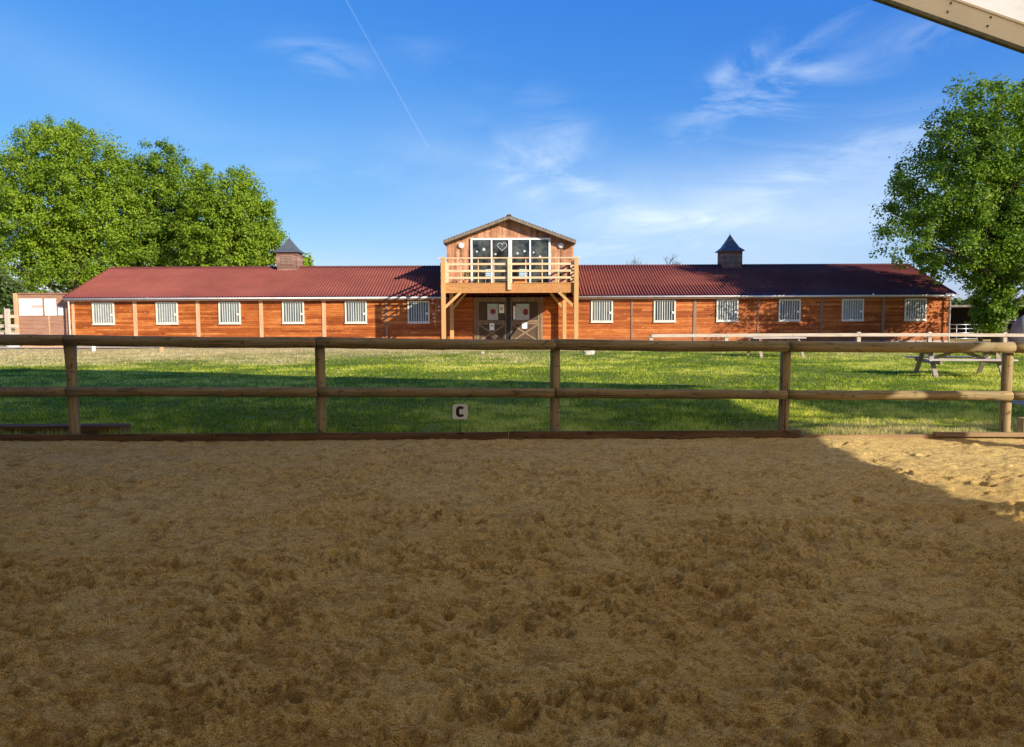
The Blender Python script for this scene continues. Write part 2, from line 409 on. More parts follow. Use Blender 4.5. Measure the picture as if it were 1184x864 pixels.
def make_sand():
    xs = axis((-14.4,-7.6,.16), (-7.6,-4.2,.03), (-4.2,-2.4,.018), (-2.4,2.4,.0105), (2.4,4.2,.018), (4.2,7.6,.03), (7.6,11.6,.16))
    ys = axis((-22,1.4,.5), (1.4,2.5,.06), (2.5,5.0,.0105), (5.0,SAND_Y,.018))
    X, Y, Z, v, f = grid(xs, ys, heights)
    rng = np.random.default_rng(5)
    for k in range(650):
        cx = rng.uniform(-8, 8); cy = 1.5 + 8.1*rng.random()**.8
        a = rng.uniform(0, 6.28); r = rng.uniform(.022, .055); dep = rng.uniform(.015, .055)*(1 if rng.random() < .55 else .45)
        i0, i1 = np.searchsorted(xs, [cx-.26, cx+.26]); j0, j1 = np.searchsorted(ys, [cy-.26, cy+.26])
        if i1-i0 < 3 or j1-j0 < 3: continue
        x = X[j0:j1, i0:i1]-cx; y = Y[j0:j1, i0:i1]-cy
        u = x*math.cos(a)+y*math.sin(a); w = -x*math.sin(a)+y*math.cos(a)
        wob = 1+.35*fbm(x*9+k, y*9, 2, k)
        d = np.sqrt((u/1.25)**2 + w**2)/r*wob
        # hoof hollow with a steep front wall and a pushed-up crumbly rim behind it
        hol = -dep*(1/(1+np.exp(np.clip((d-1)*10, -50, 50))))*(1-.35*u/r*.5)
        rim = dep*.28*np.exp(-((d-1.5)/.38)**2)*(1+.9*np.clip(-u/r, -1, 1))
        Z[j0:j1, i0:i1] += hol+rim
    # clods
    for k in range(3800):
        cx = rng.uniform(-7, 7); cy = 2.3+7.2*rng.random()**1.2; r = rng.uniform(.006, .019)
        i0, i1 = np.searchsorted(xs, [cx-r*1.2, cx+r*1.2]); j0, j1 = np.searchsorted(ys, [cy-r*1.2, cy+r*1.2])
        if i1-i0 < 2 or j1-j0 < 2: continue
        d2 = ((X[j0:j1, i0:i1]-cx)**2 + (Y[j0:j1, i0:i1]-cy)**2)/r**2
        Z[j0:j1, i0:i1] += r*.8*np.sqrt(np.clip(1-d2, 0, 1))
    edge = np.clip((SAND_Y-Y)/.5, 0, 1)
    Z = (Z-.035)*(.4+.6*edge) - .006
    v[:, 2] = Z.ravel()
    cr, pit = hollows(X, Y)
    o = np_mesh('sand', v, f, 4, M['sand'], smooth=True, attrs={'crevice_shade': np.clip(cr*.5+pit*.8, 0, 1).ravel()})
    tag(o, kind='structure')
make_sand()
def lawn_h(x, y): return .035*fbm(x*.35, y*.35, 3, 3)+.02*fbm(x*2, y*2, 3, 9)-.01
LAWN_Y = 9.83
xs = axis((-900,-100,100), (-100,-40,6), (-40,40,.25), (40,100,6), (100,900,100))
ys = axis((LAWN_Y,26,.12), (26,44,.3), (44,80,4), (80,200,20), (200,1500,130))
X, Y, Z, v, f = grid(xs, ys, lambda x, y: lawn_h(x, y)*(np.abs(x) < 60)*(y < 60)*np.clip((43-y)/6+.2, 0, 1))
tag(np_mesh('lawn', v, f, 4, M['lawn'], smooth=True), kind='structure')
# ground either side of and behind the riding hall
mb = MB()
for x0, x1, y0, y1 in ((-900,-14.4,-300,LAWN_Y), (11.6,900,-300,LAWN_Y), (-14.4,11.6,-300,-22)):
    mb.add([(x0,y0,-.012),(x1,y0,-.012),(x1,y1,-.012),(x0,y1,-.012)], [(0,1,2,3)])
tag(mb.build('ground', M['lawn']), kind='structure')
# sub-base under the edge between sand and lawn
tag(MB().box(-14.4, 11.6, SAND_Y-.02, LAWN_Y+.02, -.3, -.035).build('soil', M['board']), kind='structure')

STY = 43.6
# concrete apron along the stable
gp = MB(); n = 160
rr = random.Random(3)
vs = []
for i in range(n+1):
    x = -31 + 63*i/n
    vs += [(x, 40.7+.25*math.sin(x*.9)+.3*rr.random()-(.6 if x < -10 else 0), .028), (x, STY+.3, .034)]
gp.add(vs, [(2*i, 2*i+2, 2*i+3, 2*i+1) for i in range(n)])
def _apron():
    t = NT('dusty apron')
    b = t.noise(2, 5, .7); c_ = t.noise(25, 4, .7)
    c = t.ramp(b, [(.35, (.42,.32,.21)), (.65, (.60,.50,.38))])
    c = t.mix(t.ramp(c_, [(.5, 0.0), (.7, .5)]), c, (.30,.22,.12))
    return t.fin(c, .95, t.bump(c_, .02, .7))
M['apron'] = _apron()
tag(gp.build('path', M['apron'], fix=False), kind='structure')
# grey paved patch beyond the right post
gx, gy = G(1176, 467)
tag(MB().bbox(gx-.15, gx+2.2, gy-.5, gy+.6, -.05, .025, .01).build('pavement', plain('grey paving', (.30,.27,.23), .95, var=.3, spec=.0, bump=.004)), kind='structure')

def blades():
    rng = np.random.default_rng(12)
    P = []; H = []; Wd = []
    for (y0, y1, dens, h, w) in ((LAWN_Y+.03, 12.5, 1900, .050, .0085), (12.5, 17, 1050, .050, .011), (17, 26, 430, .05, .016), (26, 41, 150, .05, .026)):
        yy = np.linspace(y0, y1, 8)
        for a, b in zip(yy[:-1], yy[1:]):
            hw = b*.76+2.2; n = int((b-a)*2*hw*dens)
            p = np.stack([rng.uniform(-hw, hw, n), rng.uniform(a, b, n)], 1)
            P.append(p); H.append(rng.uniform(.45, 1.25, n)*h); Wd.append(rng.uniform(.7, 1.3, n)*w)
    P = np.concatenate(P); H = np.concatenate(H); Wd = np.concatenate(Wd)
    cl = fbm(P[:,0]*1.1, P[:,1]*1.1, 4, 71); pt = fbm(P[:,0]*.33, P[:,1]*.33, 3, 81); tf = fbm(P[:,0]*5, P[:,1]*5, 2, 91)
    # short ragged fringe of longer tufts at the boards
    fr = np.exp(-(P[:,1]-LAWN_Y)/.18)
    H = H*(1+.7*cl+.9*tf)*(1+1.5*fr*(tf > .02))
    bare = np.clip((P[:,1]-33)/9, 0, .9)*np.clip(1.25-.03*(P[:,0]+10), .5, 1.4)+.25*(pt < -.22)
    keep = rng.random(len(P)) > bare*.75
    P, H, Wd, cl, pt, tf = P[keep], H[keep], Wd[keep], cl[keep], pt[keep], tf[keep]
    n = len(P)
    a = rng.uniform(0, 6.283, n); l = rng.uniform(.1, .9, n)
    z0 = lawn_h(P[:,0], P[:,1])*np.clip((43-P[:,1])/6+.2, 0, 1)-.005
    dx, dy = np.cos(a), np.sin(a)
    la = rng.uniform(0, 6.283, n)
    b1 = np.stack([P[:,0]-dx*Wd/2, P[:,1]-dy*Wd/2, z0], 1); b2 = np.stack([P[:,0]+dx*Wd/2, P[:,1]+dy*Wd/2, z0], 1)
    tp = np.stack([P[:,0]+np.cos(la)*l*H, P[:,1]+np.sin(la)*l*H, z0+H], 1)
    v = np.stack([b1, b2, tp], 1).reshape(-1, 3)
    f = np.arange(3*n).reshape(-1, 3)
    tint = np.clip(.48+.6*pt+.55*cl+.35*tf+rng.uniform(-.35, .35, n), 0, 1)
    dry = np.clip((P[:,1]-28.5)/8+np.clip(-.07*P[:,0], -.3, 1)*np.clip((P[:,1]-20)/5, 0, 1)+1.3*pt+.6*cl+rng.uniform(-.3, .3, n)-.1, 0, 1)
    dry = np.maximum(dry, (rng.random(n) < .06)*.7)
    lowd = np.clip(1.1-(P[:,1]-LAWN_Y)/1.4, 0, 1)*np.clip((P[:,0]-3.0)/1.0, 0, 1)   # thin pale turf at the right edge
    dry = np.maximum(dry, np.clip(lowd*.9+.5*tf, 0, .8)*(lowd > .05))
    o = np_mesh('grass', v, f, 3, M['blade'], attrs={'tint': tint, 'dry': dry})
    tag(o, 'short lawn grass growing between the arena boards and the stable', 'grass', kind='stuff')
blades()

# ------------------------------------------------------------------ arena fence
FY = 9.93
fence = empty('arena_fence', (0, FY, 0), 'round wooden post and rail fence between the sand and the lawn', 'fence')
rg = random.Random(4)
def log_between(mb, a, b, r, n=14, sides=14, sag=0, taper=0):
    a = Vector(a); b = Vector(b); pts = []; rad = []
    for i in range(n+1):
        t = i/n; p = a.lerp(b, t); p.z -= sag*math.sin(math.pi*t); p.z += rg.uniform(-.003, .003); p.y += rg.uniform(-.003, .003)
        pts.append(p); rad.append(r*(1+taper*(t-.5))*(1+rg.uniform(-.025, .025)))
    mb.tube(pts, rad, sides, jit=.035, rng=rg)
posts = [(-210, 398), (84, 400), (371, 401), (641.5, 402), (907, 404), (1163.5, 405), (1425, 407)]
px_x = []
for k, (px, ptop) in enumerate(posts):
    x, _ = W(px, 452, FY); _, zt = W(px, ptop, FY); px_x.append(x)
    mb = MB(); pts = []; rad = []
    lean = .012 if k == 1 else rg.uniform(-.008, .008)
    for i in range(11):
        t = i/10; pts.append((x+lean*(.5-t)*2 if k != 1 else x+.004-.008*t, FY, -.12+(zt+.13)*t)); rad.append(.068*(1+rg.uniform(-.02, .02)) + (.012*max(0, t-.75)*4 if k == 1 else 0))
    mb.tube(pts, rad, 16, jit=.03, rng=rg)
    mb.build('post', M['logpost'], fence)
toprail = [(-210, 391.5), (84, 393.5), (371, 396), (641.5, 398.5), (907, 400.5), (1163.5, 402.0), (1425, 403)]
lowrail = [(-210, 453), (84, 453), (371, 453.5), (641.5, 454.5), (907, 456.5), (1163.5, 457.5), (1425, 458)]
for rail, r, nm in ((toprail, .073, 'rail'), (lowrail, .064, 'rail')):
    for (a, ya), (b, yb), xa, xb in zip(rail[:-1], rail[1:], px_x[:-1], px_x[1:]):
        _, za = W(a, ya, FY-.10); _, zb = W(b, yb, FY-.10)
        mb = MB(); log_between(mb, (xa+.007, FY-.105, za), (xb-.007, FY-.105, zb), r, sag=rg.uniform(-.006, .014), taper=rg.uniform(-.08, .08))
        mb.build(nm, M['log'], fence)
# kick boards
kb = empty('kick_board_edging', (0, SAND_Y, 0), 'row of low brown boards on edge holding back the sand below the fence', 'edging')
xb = -11.2
MB().bbox(3.87, 11.2, SAND_Y-.008, SAND_Y+.03, -.12, .018, .004).build('board', M['board_pale'], kb)
for L in (3.9, 3.3, 3.95, 3.9, 3.7):
    x1 = xb+L
    zt = .075+rg.uniform(-.008, .008)
    MB().bbox(xb+.004, x1-.004, SAND_Y-.012, SAND_Y+.03, -.12, zt, .006).build('board', M['board'] if x1 < 3.9 else M['board_pale'], kb)
    xb = x1
    if xb > 3.8: break
# loose timbers
x0, y0 = G(-60, 503); x1, _ = G(143, 503)
tag(MB().bbox(x0, x1, 10.12, 10.34, -.03, .135, .012).build('timber_beam', M['board']), 'dark square timber lying in the grass behind the leftmost post', 'timber')
xa, _ = W(1078, 510, 9.8); xb_, _ = W(1215, 512, 9.5)
tag(MB().beam((xa, 9.76, .022), (xb_+1.4, 9.62, .022), .06, .055).build('timber_board', M['board_pale']), 'weathered board lying along the edge of the sunlit sand at far right', 'timber')
xa, _ = W(1182, 500, 10.0)
tag(MB().bbox(xa, xa+.5, 9.98, 10.12, -.02, .20, .015).build('timber_stub', M['deckpost']), 'short pale wooden block in the grass right of the rightmost post', 'timber')

# ------------------------------------------------------------------ letter marker
cx, cz = W(532, 476, 9.99)
mk = empty('letter_marker', (cx, 9.99, 0), 'small square white dressage marker plate with black letter C below the lower rail', 'sign')
mb = MB(); r = .032; hw = .102; poly = []
for qx, qz, a0 in ((1,1,0), (-1,1,90), (-1,-1,180), (1,-1,270)):
    for k in range(6):
        a = math.radians(a0+18*k); poly.append((cx+qx*(hw-r)+r*math.cos(a), cz+qz*(hw-r)+r*math.sin(a)))
mb.prism(poly, 9.98, 9.992); mb.build('plate', M['plate'], mk)
MB().box(cx-.005, cx+.005, 9.9935, 10.003, -.1, cz-.02).build('stake', plain('dull green wire stake', (.05,.11,.03), .7), mk)
mb = MB(); vs = []; fs = []
N = 26; ro_x, ro_z, ri_x, ri_z = .060, .074, .020, .040
for k in range(N+1):
    a = math.radians(38 + (322-38)*k/N)
    c, s_ = math.cos(a), math.sin(a)
    pw = lambda q: math.copysign(abs(q)**.8, q)
    vs += [(cx+.004+ro_x*pw(c), 9.9775, cz+ro_z*pw(s_)), (cx+.004+ri_x*pw(c)+.004, 9.9775, cz+ri_z*pw(s_))]
m_ = len(vs); vs += [(x, 9.9795, z) for x, _, z in vs]
for k in range(N):
    a, b, c, d = 2*k, 2*k+1, 2*k+3, 2*k+2
    fs += [(a,b,c,d), (a+m_,d+m_,c+m_,b+m_), (a,d,d+m_,a+m_), (b,b+m_,c+m_,c)]
fs += [(0,1,1+m_,m_), (2*N,2*N+m_,2*N+1+m_,2*N+1)]
mb.add(vs, fs); mb.build('letter', M['black'], mk)

# ------------------------------------------------------------------ riding hall we stand in
HX, HYF, HE, SL, HB = 11.25, 10.55, 4.2, .342, -21.5
AX = -1.4
hall = empty('riding_hall', (0, -3, 0), 'open sided riding hall with cream roof edge showing at the upper right', 'building')
ZA = HE+SL*(HX-AX)
zr = lambda x: ZA - SL*abs(x-AX)
for s in (-1, 1):
    EX = HX if s > 0 else 2*AX-HX
    for ya, yb_, m in ((HB, 4.6, 'panel_fill_weak'), (4.6, HYF, 'panel_fill')):
        mb = MB(); mb.add([(AX, ya, ZA), (EX, ya, HE), (EX, yb_, HE), (AX, yb_, ZA)], [(0,1,2,3)])
        mb.build('roof', M[m], hall)
    # rake trim : deep cream strip closing the gable edge
    mb = MB(); d = .34
    mb.add([(AX, HYF+.002, ZA+.02), (EX, HYF+.002, HE+.02), (EX, HYF+.002, HE-d+.02), (AX, HYF+.002, ZA-d+.02),
            (AX, HYF+.05, ZA+.02), (EX, HYF+.05, HE+.02), (EX, HYF+.05, HE-d+.02), (AX, HYF+.05, ZA-d+.02)],
           [(0,1,2,3), (4,7,6,5), (0,4,5,1), (1,5,6,2), (2,6,7,3), (3,7,4,0)])
    mb.build('rake_trim', M['cream'], hall)
    MB().beam((AX, HYF-.008, ZA-.015), (EX, HYF-.008, HE-.015), .016, .03).build('trim_flange', M['cream'], hall)
    MB().beam((AX, HYF+.03, ZA-d-.005), (EX, HYF+.03, HE-d-.005), .075, .05).build('trim_lip', M['edge'], hall)
    MB().beam((EX-s*.12, HB, HE-.01), (EX-s*.12, HYF-.6, HE-.01), .10, .09).build('eave_beam', M['cream'], hall)
    for yc in (9.3, 5.0, 0.0, -4.7, -9.4, -14.0, -18.7):
        cxx = EX-s*.4
        MB().box(cxx-.12, cxx+.12, yc-.11, yc+.11, -.2, zr(cxx)-.01).build('column', M['cream'], hall)
        if yc < 4.9: MB().beam((AX, yc, ZA-.22), (cxx, yc, zr(cxx)-.22), .12, .4).build('rafter', M['cream'], hall)
    if s < 0: MB().box(EX+.17, EX+.23, HB, 9.2, .05, 1.25).build('side_barrier', M['board'], hall)
LX = 2*AX-HX
mb = MB(); mb.add([(LX, HB, -.1), (HX, HB, -.1), (HX, HB, HE), (AX, HB, ZA), (LX, HB, HE)], [(0,1,2,3,4)]); mb.build('rear_wall', M['notice'], hall)
mb = MB(); mb.add([(LX+.1, HB, -.1), (LX+.1, 6.0, -.1), (LX+.1, 6.0, HE-.2), (LX+.1, HB, HE-.2)], [(0,1,2,3)]); mb.build('side_wall', M['notice'], hall)
x = 4.95
while x < 7.6:
    for dz, dx in ((-.08, 0), (-.21, -.04)):
        xx = x+dx; z = zr(xx)+dz
        MB().tube([(xx, HYF-.012, z), (xx, HYF+.004, z)], .014, 8).build('bolt', M['bolt'], hall)
    x += .56

# ------------------------------------------------------------------ stable
XL, _ = W(81, 370, STY); XR, _ = W(1096, 370, STY)
ZE = 2.86                       # eave
st = empty('stable_building', (0, STY, 0), 'long low orange timber stable with red corrugated roof and central balcony room', 'building')
RY = STY+5.0; RZ = 4.93; EY = STY-.38; EZ = 2.80
BX0, _ = W(516.5, 300, STY); BX1, _ = W(663, 300, STY)     # upper room
PITCHB = .13
def lapwall(mb, xa, xb, z0, z1, y):
    z = z0; k = 0
    while z < z1-.01:
        zt = min(z+PITCHB, z1)
        mb.add([(xa, y-.020, z), (xb, y-.020, z), (xb, y-.004, zt), (xa, y-.004, zt), (xa, y+.02, z), (xb, y+.02, z)], [(0,1,2,3), (0,4,5,1)])
        z = zt
    return mb
mb = lapwall(MB(), XL, XR, .13, 2.78, STY)
mb.box(XL, XR, STY+.004, STY+9.6, .02, 2.70)
mb.build('wall', M['stain'], st, fix=False)
for s, x in ((-1, XL), (1, XR)):
    mb = MB(); mb.prism([(0, 0)], 0, 0) if False else None
    mb.add([(x+s*.02, STY, .05), (x+s*.02, STY+10, .05), (x+s*.02, STY+10, 2.74), (x+s*.02, RY, RZ-.1), (x+s*.02, STY, 2.74)], [(0,1,2,3,4)])
    mb.build('gable_wall', M['stain'], st, fix=False)
MB().box(XL-.02, XR+.02, STY-.05, STY+.01, -.1, .13).build('plinth', M['concrete'], st)
# corrugated roof
def corr(x0, x1, ya, za, yb, zb, wl=.177, amp=.034, per=8, wob=0):
    n = int((x1-x0)/wl*per); xs = np.linspace(x0, x1, n+1)
    c = np.cos(xs/wl*2*math.pi)*amp
    sl = math.atan2(zb-za, yb-ya); ny, nz = -math.sin(sl), math.cos(sl)
    rows = []
    T = (0, .33, .33, .66, .66, 1.0)
    for j, t in enumerate(T):
        lift = .012 if j in (1, 3) else 0     # sheet laps
        lift = .014 if j % 2 == 0 and j else 0
        yy = ya+(yb-ya)*t + ny*(c+lift); zz = za+(zb-za)*t+nz*(c+lift) + wob*np.sin(xs*.35+t)
        rows.append(np.stack([xs, yy, zz], 1))
    v = np.concatenate(rows); m = n+1
    i = (np.arange(len(T)-1)[:, None]*m+np.arange(n)[None, :]).ravel()
    return v, np.stack([i, i+1, i+1+m, i+m], 1)
RX0, RX1 = XL-.12, XR+.18
v1, f1 = corr(RX0, RX1, EY, EZ+.06, RY, RZ, wob=.006)
v2, f2 = corr(RX0, RX1, STY+10.3, EZ+.06, RY, RZ)
o = np_mesh('roof', np.concatenate([v1, v2]), np.concatenate([f1, f2+len(v1)]), 4, M['roof'], st, smooth=True)
# ridge cap following the waves
xs_ = np.arange(RX0, RX1, .0443); mb = MB(); vs = []; fs = []
for i, x in enumerate(xs_):
    c = .03*math.cos(x/.177*2*math.pi)
    vs += [(x, RY-.20, RZ-.045+c), (x, RY, RZ+.06+c*.6), (x, RY+.20, RZ-.045+c)]
fs = [(3*i+k, 3*i+3+k, 3*i+4+k, 3*i+1+k) for i in range(len(xs_)-1) for k in (0, 1)]
mb.add(vs, fs, True); mb.build('ridge_cap', M['roof'], st, fix=False)
# verge strips, fascia and gutter
for x in (RX0-.01, RX1+.01): MB().beam((x, EY, EZ+.05), (x, RY, RZ-.01), .05, .12).build('verge_board', M['roof'], st)
for a, b in ((XL-.1, BX0+.02), (BX1-.02, XR+.1)):
    MB().box(a, b, EY+.06, EY+.09, EZ-.16, EZ+.02).build('fascia', M['batten_grey'], st)
    mb = MB(); pts = [(a, EY+.005, EZ-.035), (b, EY+.005, EZ-.035)]; mb.tube(pts, .055, 10); mb.build('gutter', M['gutter'], st)
for px, s in ((79.8, -1), (1098, 1)):
    x, _ = W(px, 370, EY+.1)
    MB().tube([(x, EY+.12, .0), (x, EY+.12, EZ-.1), (x, EY+.02, EZ-.03)], .05, 10).build('downpipe', M['pipe'], st)
x, _ = W(85.5, 370, STY); MB().box(x-.09, x+.07, STY-.06, STY-.02, .1, 2.76).build('corner_board', M['batten'], st)
for px in (157, 229.5, 302.5, 375):
    x, _ = W(px, 375, STY); MB().box(x-.11, x+.11, STY-.055, STY-.018, .1, 2.77).build('batten', M['batten'], st)
for px, w in ((447, .06), (730.5, .05), (803, .09), (876, .035), (949, .07), (1020.5, .08)):
    x, _ = W(px, 375, STY); MB().box(x-w, x+w, STY-.05, STY-.018, .1, 2.77).build('batten', M['batten_grey'], st)
# stall windows
rw = random.Random(9)
for px, yc in ((119.5,362.5), (193,362), (265.5,361.7), (339,361.3), (411.5,361), (484,360.7), (696,359.8), (768.5,359.5), (841,359), (913,358.6), (986,358.2), (1058.5,357.9)):
    x, z = W(px, yc, STY-.05); h = .64
    mb = MB(); fw = .085
    mb.box(x-h, x+h, STY-.085, STY-.016, z+h-fw, z+h).box(x-h, x+h, STY-.085, STY-.016, z-h, z-h+fw)
    mb.box(x-h, x-h+fw, STY-.083, STY-.016, z-h+fw, z+h-fw).box(x+h-fw, x+h, STY-.083, STY-.016, z-h+fw, z+h-fw)
    w_ = mb.build('window', M['frame'], st)
    MB().box(x-h+fw, x+h-fw, STY-.034, STY-.022, z-h+fw, z+h-fw).build('pane', M[rw.choice(('glass2', 'glass2', 'glass_dark', 'glass_pale'))], w_)
    mb = MB(); nb = 8
    for k in range(1, nb):
        xx = x-h+fw+(2*h-2*fw)*k/nb; mb.box(xx-.02+rw.uniform(-.008,.008), xx+.02+rw.uniform(-.008,.008), STY-.07, STY-.04, z-h+fw, z+h-fw)
    mb.build('grille', M['bars'], w_)
    MB().box(x+h-fw-.14, x+h-fw-.02, STY-.10, STY-.072, z-.16, z-.04).build('latch', M['white'], w_)
    MB().box(x-h-.03, x+h+.03, STY-.11, STY-.02, z-h-.045, z-h).build('sill', M['frame'], w_)

# upper room
RMZ0 = 3.0
xap, zap = W(588.5, 249, STY-.55); xel, zel = W(512.5, 277.5, STY-.55); xer, zer = W(666, 277.5, STY-.55)
zel = zer = (zel+zer)/2
slope = (zap-zel)/(xap-xel)
rz = lambda x: zap - slope*abs(x-xap)
TH = .19
poly = [(BX0, RMZ0), (BX1, RMZ0), (BX1, rz(BX1)-TH), (xap, zap-TH), (BX0, rz(BX0)-TH)]
mb = MB(); mb.prism(poly, STY-.03, STY+9.8); mb.build('room_wall', M['room'], st)
for s, xe in ((-1, xel), (1, xer)):
    mb = MB()
    y0_, y1_ = STY-.55, STY+10.3
    n = 44
    for i in range(n):
        pass
    mb.add([(xap, y0_, zap-.03), (xe, y0_, rz(xe)-.03), (xe, y1_, rz(xe)-.03), (xap, y1_, zap-.03),
            (xap, y0_, zap-TH+.001), (xe, y0_, rz(xe)-TH), (xe, y1_, rz(xe)-TH), (xap, y1_, zap-TH+.001)],
           [(0,1,2,3), (4,7,6,5), (0,4,5,1), (1,5,6,2), (2,6,7,3), (3,7,4,0)])
    mb.build('room_roof', M['roofgrey'], st)
    # corrugated covering, its waves showing on the gable edge
    L = math.hypot(xe-xap, rz(xe)-zap); ux, uz = (xe-xap)/L, (rz(xe)-zap)/L; n = int(L/.177*6); vs = []
    for i in range(n+1):
        t = L*i/n; c = .024*math.cos(t/.177*2*math.pi)
        for yy in (STY-.58, STY+10.3): vs.append((xap+ux*t, yy, zap+uz*t+c))
    mb = MB(); mb.add(vs, [(2*i, 2*i+1, 2*i+3, 2*i+2) for i in range(n)], True)
    m0 = len(mb.v); mb.add([(x, y, z-.012) for x, y, z in vs], [(2*i, 2*i+2, 2*i+3, 2*i+1) for i in range(n)], True)
    mb.add([vs[2*i] for i in range(n+1)]+[(vs[2*i][0], vs[2*i][1], vs[2*i][2]-.03) for i in range(n+1)], [(i, i+1, i+2+n, i+1+n) for i in range(n)])
    mb.build('room_roof_sheet', M['roofgrey'], st, fix=False)
    mb = MB(); mb.beam((xap, STY-.565, zap-.12), (xe, STY-.565, rz(xe)-.12), .03, .15); mb.build('barge_board', plain('barge board', (.20,.15,.11), .85, var=.35), st)
MB().beam((xap, STY-.58, zap+.03), (xap, STY+10.3, zap+.03), .26, .05).build('room_ridge', M['roofgrey'], st)
# big window
wx0, wz1 = W(544, 275.5, STY-.1); wx1, _ = W(636.5, 276, STY-.1); DZ = W(590, 328, STY-3.9)[1]
DECKZ = DZ-.02; wz0 = DECKZ+.03
def rect_frame(mb, x0, x1, z0, z1, w, y0, y1):
    mb.box(x0, x1, y0, y1, z1-w, z1).box(x0, x1, y0, y1, z0, z0+w)
    mb.box(x0, x0+w, y0+.001, y1, z0+w, z1-w).box(x1-w, x1, y0+.001, y1, z0+w, z1-w)
mb = MB(); rect_frame(mb, wx0, wx1, wz0, wz1, .11, STY-.14, STY-.032)
xm, _ = W(590, 300, STY-.1); xq1, _ = W(568.5, 300, STY-.1); xq2, _ = W(613, 300, STY-.1)
mb.box(xm-.10, xm+.10, STY-.135, STY-.032, wz0+.11, wz1-.11)
for q in (xq1, xq2): mb.box(q-.045, q+.045, STY-.12, STY-.032, wz0+.11, wz1-.11)
bw = mb.build('glazed_door', M['white'], st)
for a, b in ((wx0+.11, xq1-.045), (xq1+.045, xm-.10), (xm+.10, xq2-.045), (xq2+.045, wx1-.11)):
    MB().box(a, b, STY-.075, STY-.06, wz0+.11, wz1-.11).build('pane', M['glass'], bw)
# paper heart and small stickers on the glass
xh, zh = W(580.5, 285, STY-.08)
pts = []
for k in range(33):
    a = 2*math.pi*k/32
    pts.append((xh+.27*math.sin(a)**3*1.0, STY-.085, zh+.21*math.cos(a)-.08*math.cos(2*a)-.035*math.cos(3*a)-.016*math.cos(4*a)))
MB().tube(pts, .017, 6, cap=False).build('heart_sticker', M['bars'], bw)
for px, py, r in ((551.5,291,.06), (559.5,288.5,.085), (573,294,.06), (598.5,293,.065), (606.5,290.5,.07), (617,292,.05), (624.5,297,.07)):
    x, z = W(px, py, STY-.08)
    MB().tube([(x, STY-.088, z), (x, STY-.0765, z)], r, 12, smooth=False).build('sticker', M['bars'], bw)
# pale curtain/bench shapes behind the balcony rail are loose things, see below
for px in (533, 648.5):
    x, z = W(px, 284, STY-.1); mb = MB()
    mb.tube([(x, STY-.031, z), (x, STY-.10, z), (x, STY-.15, z), (x, STY-.165, z)], [.17, .17, .14, .07], 20)
    l = mb.build('wall_lamp', M['lamp'], st)
    MB().tube([(x, STY-.033, z-.2), (x, STY-.045, RMZ0+.5)], .014, 6).build('cable', M['black'], st)

# stable doors under the balcony
zd = 2.62
for (a, b), side in (((551.5, 586), 0), ((590, 624), 1)):
    x0, _ = W(a, 370, STY-.08); x1, _ = W(b, 370, STY-.08)
    zmid = 1.30
    mb = MB(); nb = 8
    for k in range(nb):
        xa_ = x0+(x1-x0)*k/nb; xb2 = x0+(x1-x0)*(k+1)/nb
        mb.box(xa_+.004, xb2-.004, STY-.07, STY-.024, .08, zd)
    d = mb.build('stable_door', M['door'], st)
    mb = MB(); rect_frame(mb, x0, x1, .08, zmid, .12, STY-.105, STY-.072); rect_frame(mb, x0, x1, zmid+.02, zd, .11, STY-.105, STY-.072)
    mb.build('door_frame', M['doorframe'], d)
    mb = MB()
    mb.beam((x0+.13, STY-.095, .21), (x1-.13, STY-.095, zmid-.13), .024, .10, up=(0,-1,0)) if False else None
    for p, q, yy in (((x0+.13, .22), (x1-.13, zmid-.14), STY-.086), ((x0+.13, zmid-.14), (x1-.13, .22), STY-.092)):
        a_ = Vector((p[0], yy, p[1])); b_ = Vector((q[0], yy, q[1])); dd = (b_-a_).normalized(); nn = Vector((-dd.z, 0, dd.x))*.05
        mb.add([a_-nn, b_-nn, b_+nn, a_+nn]+[(p2+Vector((0,.02,0))) for p2 in (a_-nn, b_-nn, b_+nn, a_+nn)], [(0,1,2,3),(7,6,5,4),(0,4,5,1),(1,5,6,2),(2,6,7,3),(3,7,4,0)])
    mb.build('door_brace', M['doorframe'], d)
    hx = x1-.1 if side == 0 else x0+.1
    MB().box(hx-.02, hx+.02, STY-.125, STY-.106, 1.42, 1.62).build('handle', M['black'], d)
x0, _ = W(586, 370, STY-.08); x1, _ = W(590, 370, STY-.08)
MB().box(x0-.02, x1+.02, STY-.15, STY-.022, .05, 2.75).build('door_post', M['black'], st)
for px in (549.5, 626):
    x, _ = W(px, 370, STY-.08); MB().box(x-.07, x+.07, STY-.10, STY-.022, .08, 2.7).build('door_jamb', M['doorframe'], st)
x0, _ = W(548, 370, STY-.08); x1, _ = W(628, 370, STY-.08)
MB().box(x0, x1, STY-.11, STY-.022, 2.625, 2.76).build('lintel', M['doorframe'], st)

# balcony
D = 3.85; FYB = STY-D
bx0, zft = W(509.5, 328, FYB); bx1, _ = W(668.5, 328, FYB); zfb = W(590, 338.7, FYB)[1]
mb = MB(); zt = DECKZ
mb.box(bx0, bx1, FYB, FYB+.06, zfb, zft-.012)
dk = mb.build('balcony', M['deck'], st)
mb = MB(); yy = FYB-.02
while yy < STY-.2:
    mb.box(bx0-.02, bx1+.02, yy, yy+.135, zft-.01, zft+.03); yy += .142
mb.build('deck_boards', M['deck'], dk)
mb = MB()
for k in range(13):
    x = bx0+.05+(bx1-bx0-.1)*k/12
    mb.box(x-.03, x+.03, FYB+.062, STY-.05, zfb+.12, zft-.012)
mb.build('joists', M['deck'], dk)
for x in (bx0, bx1):
    s = 1 if x > 0 else -1
    MB().box(x-.03, x+.03, FYB+.001, STY-.05, zfb+.01, zft-.014).build('side_beam', M['deck'], dk)
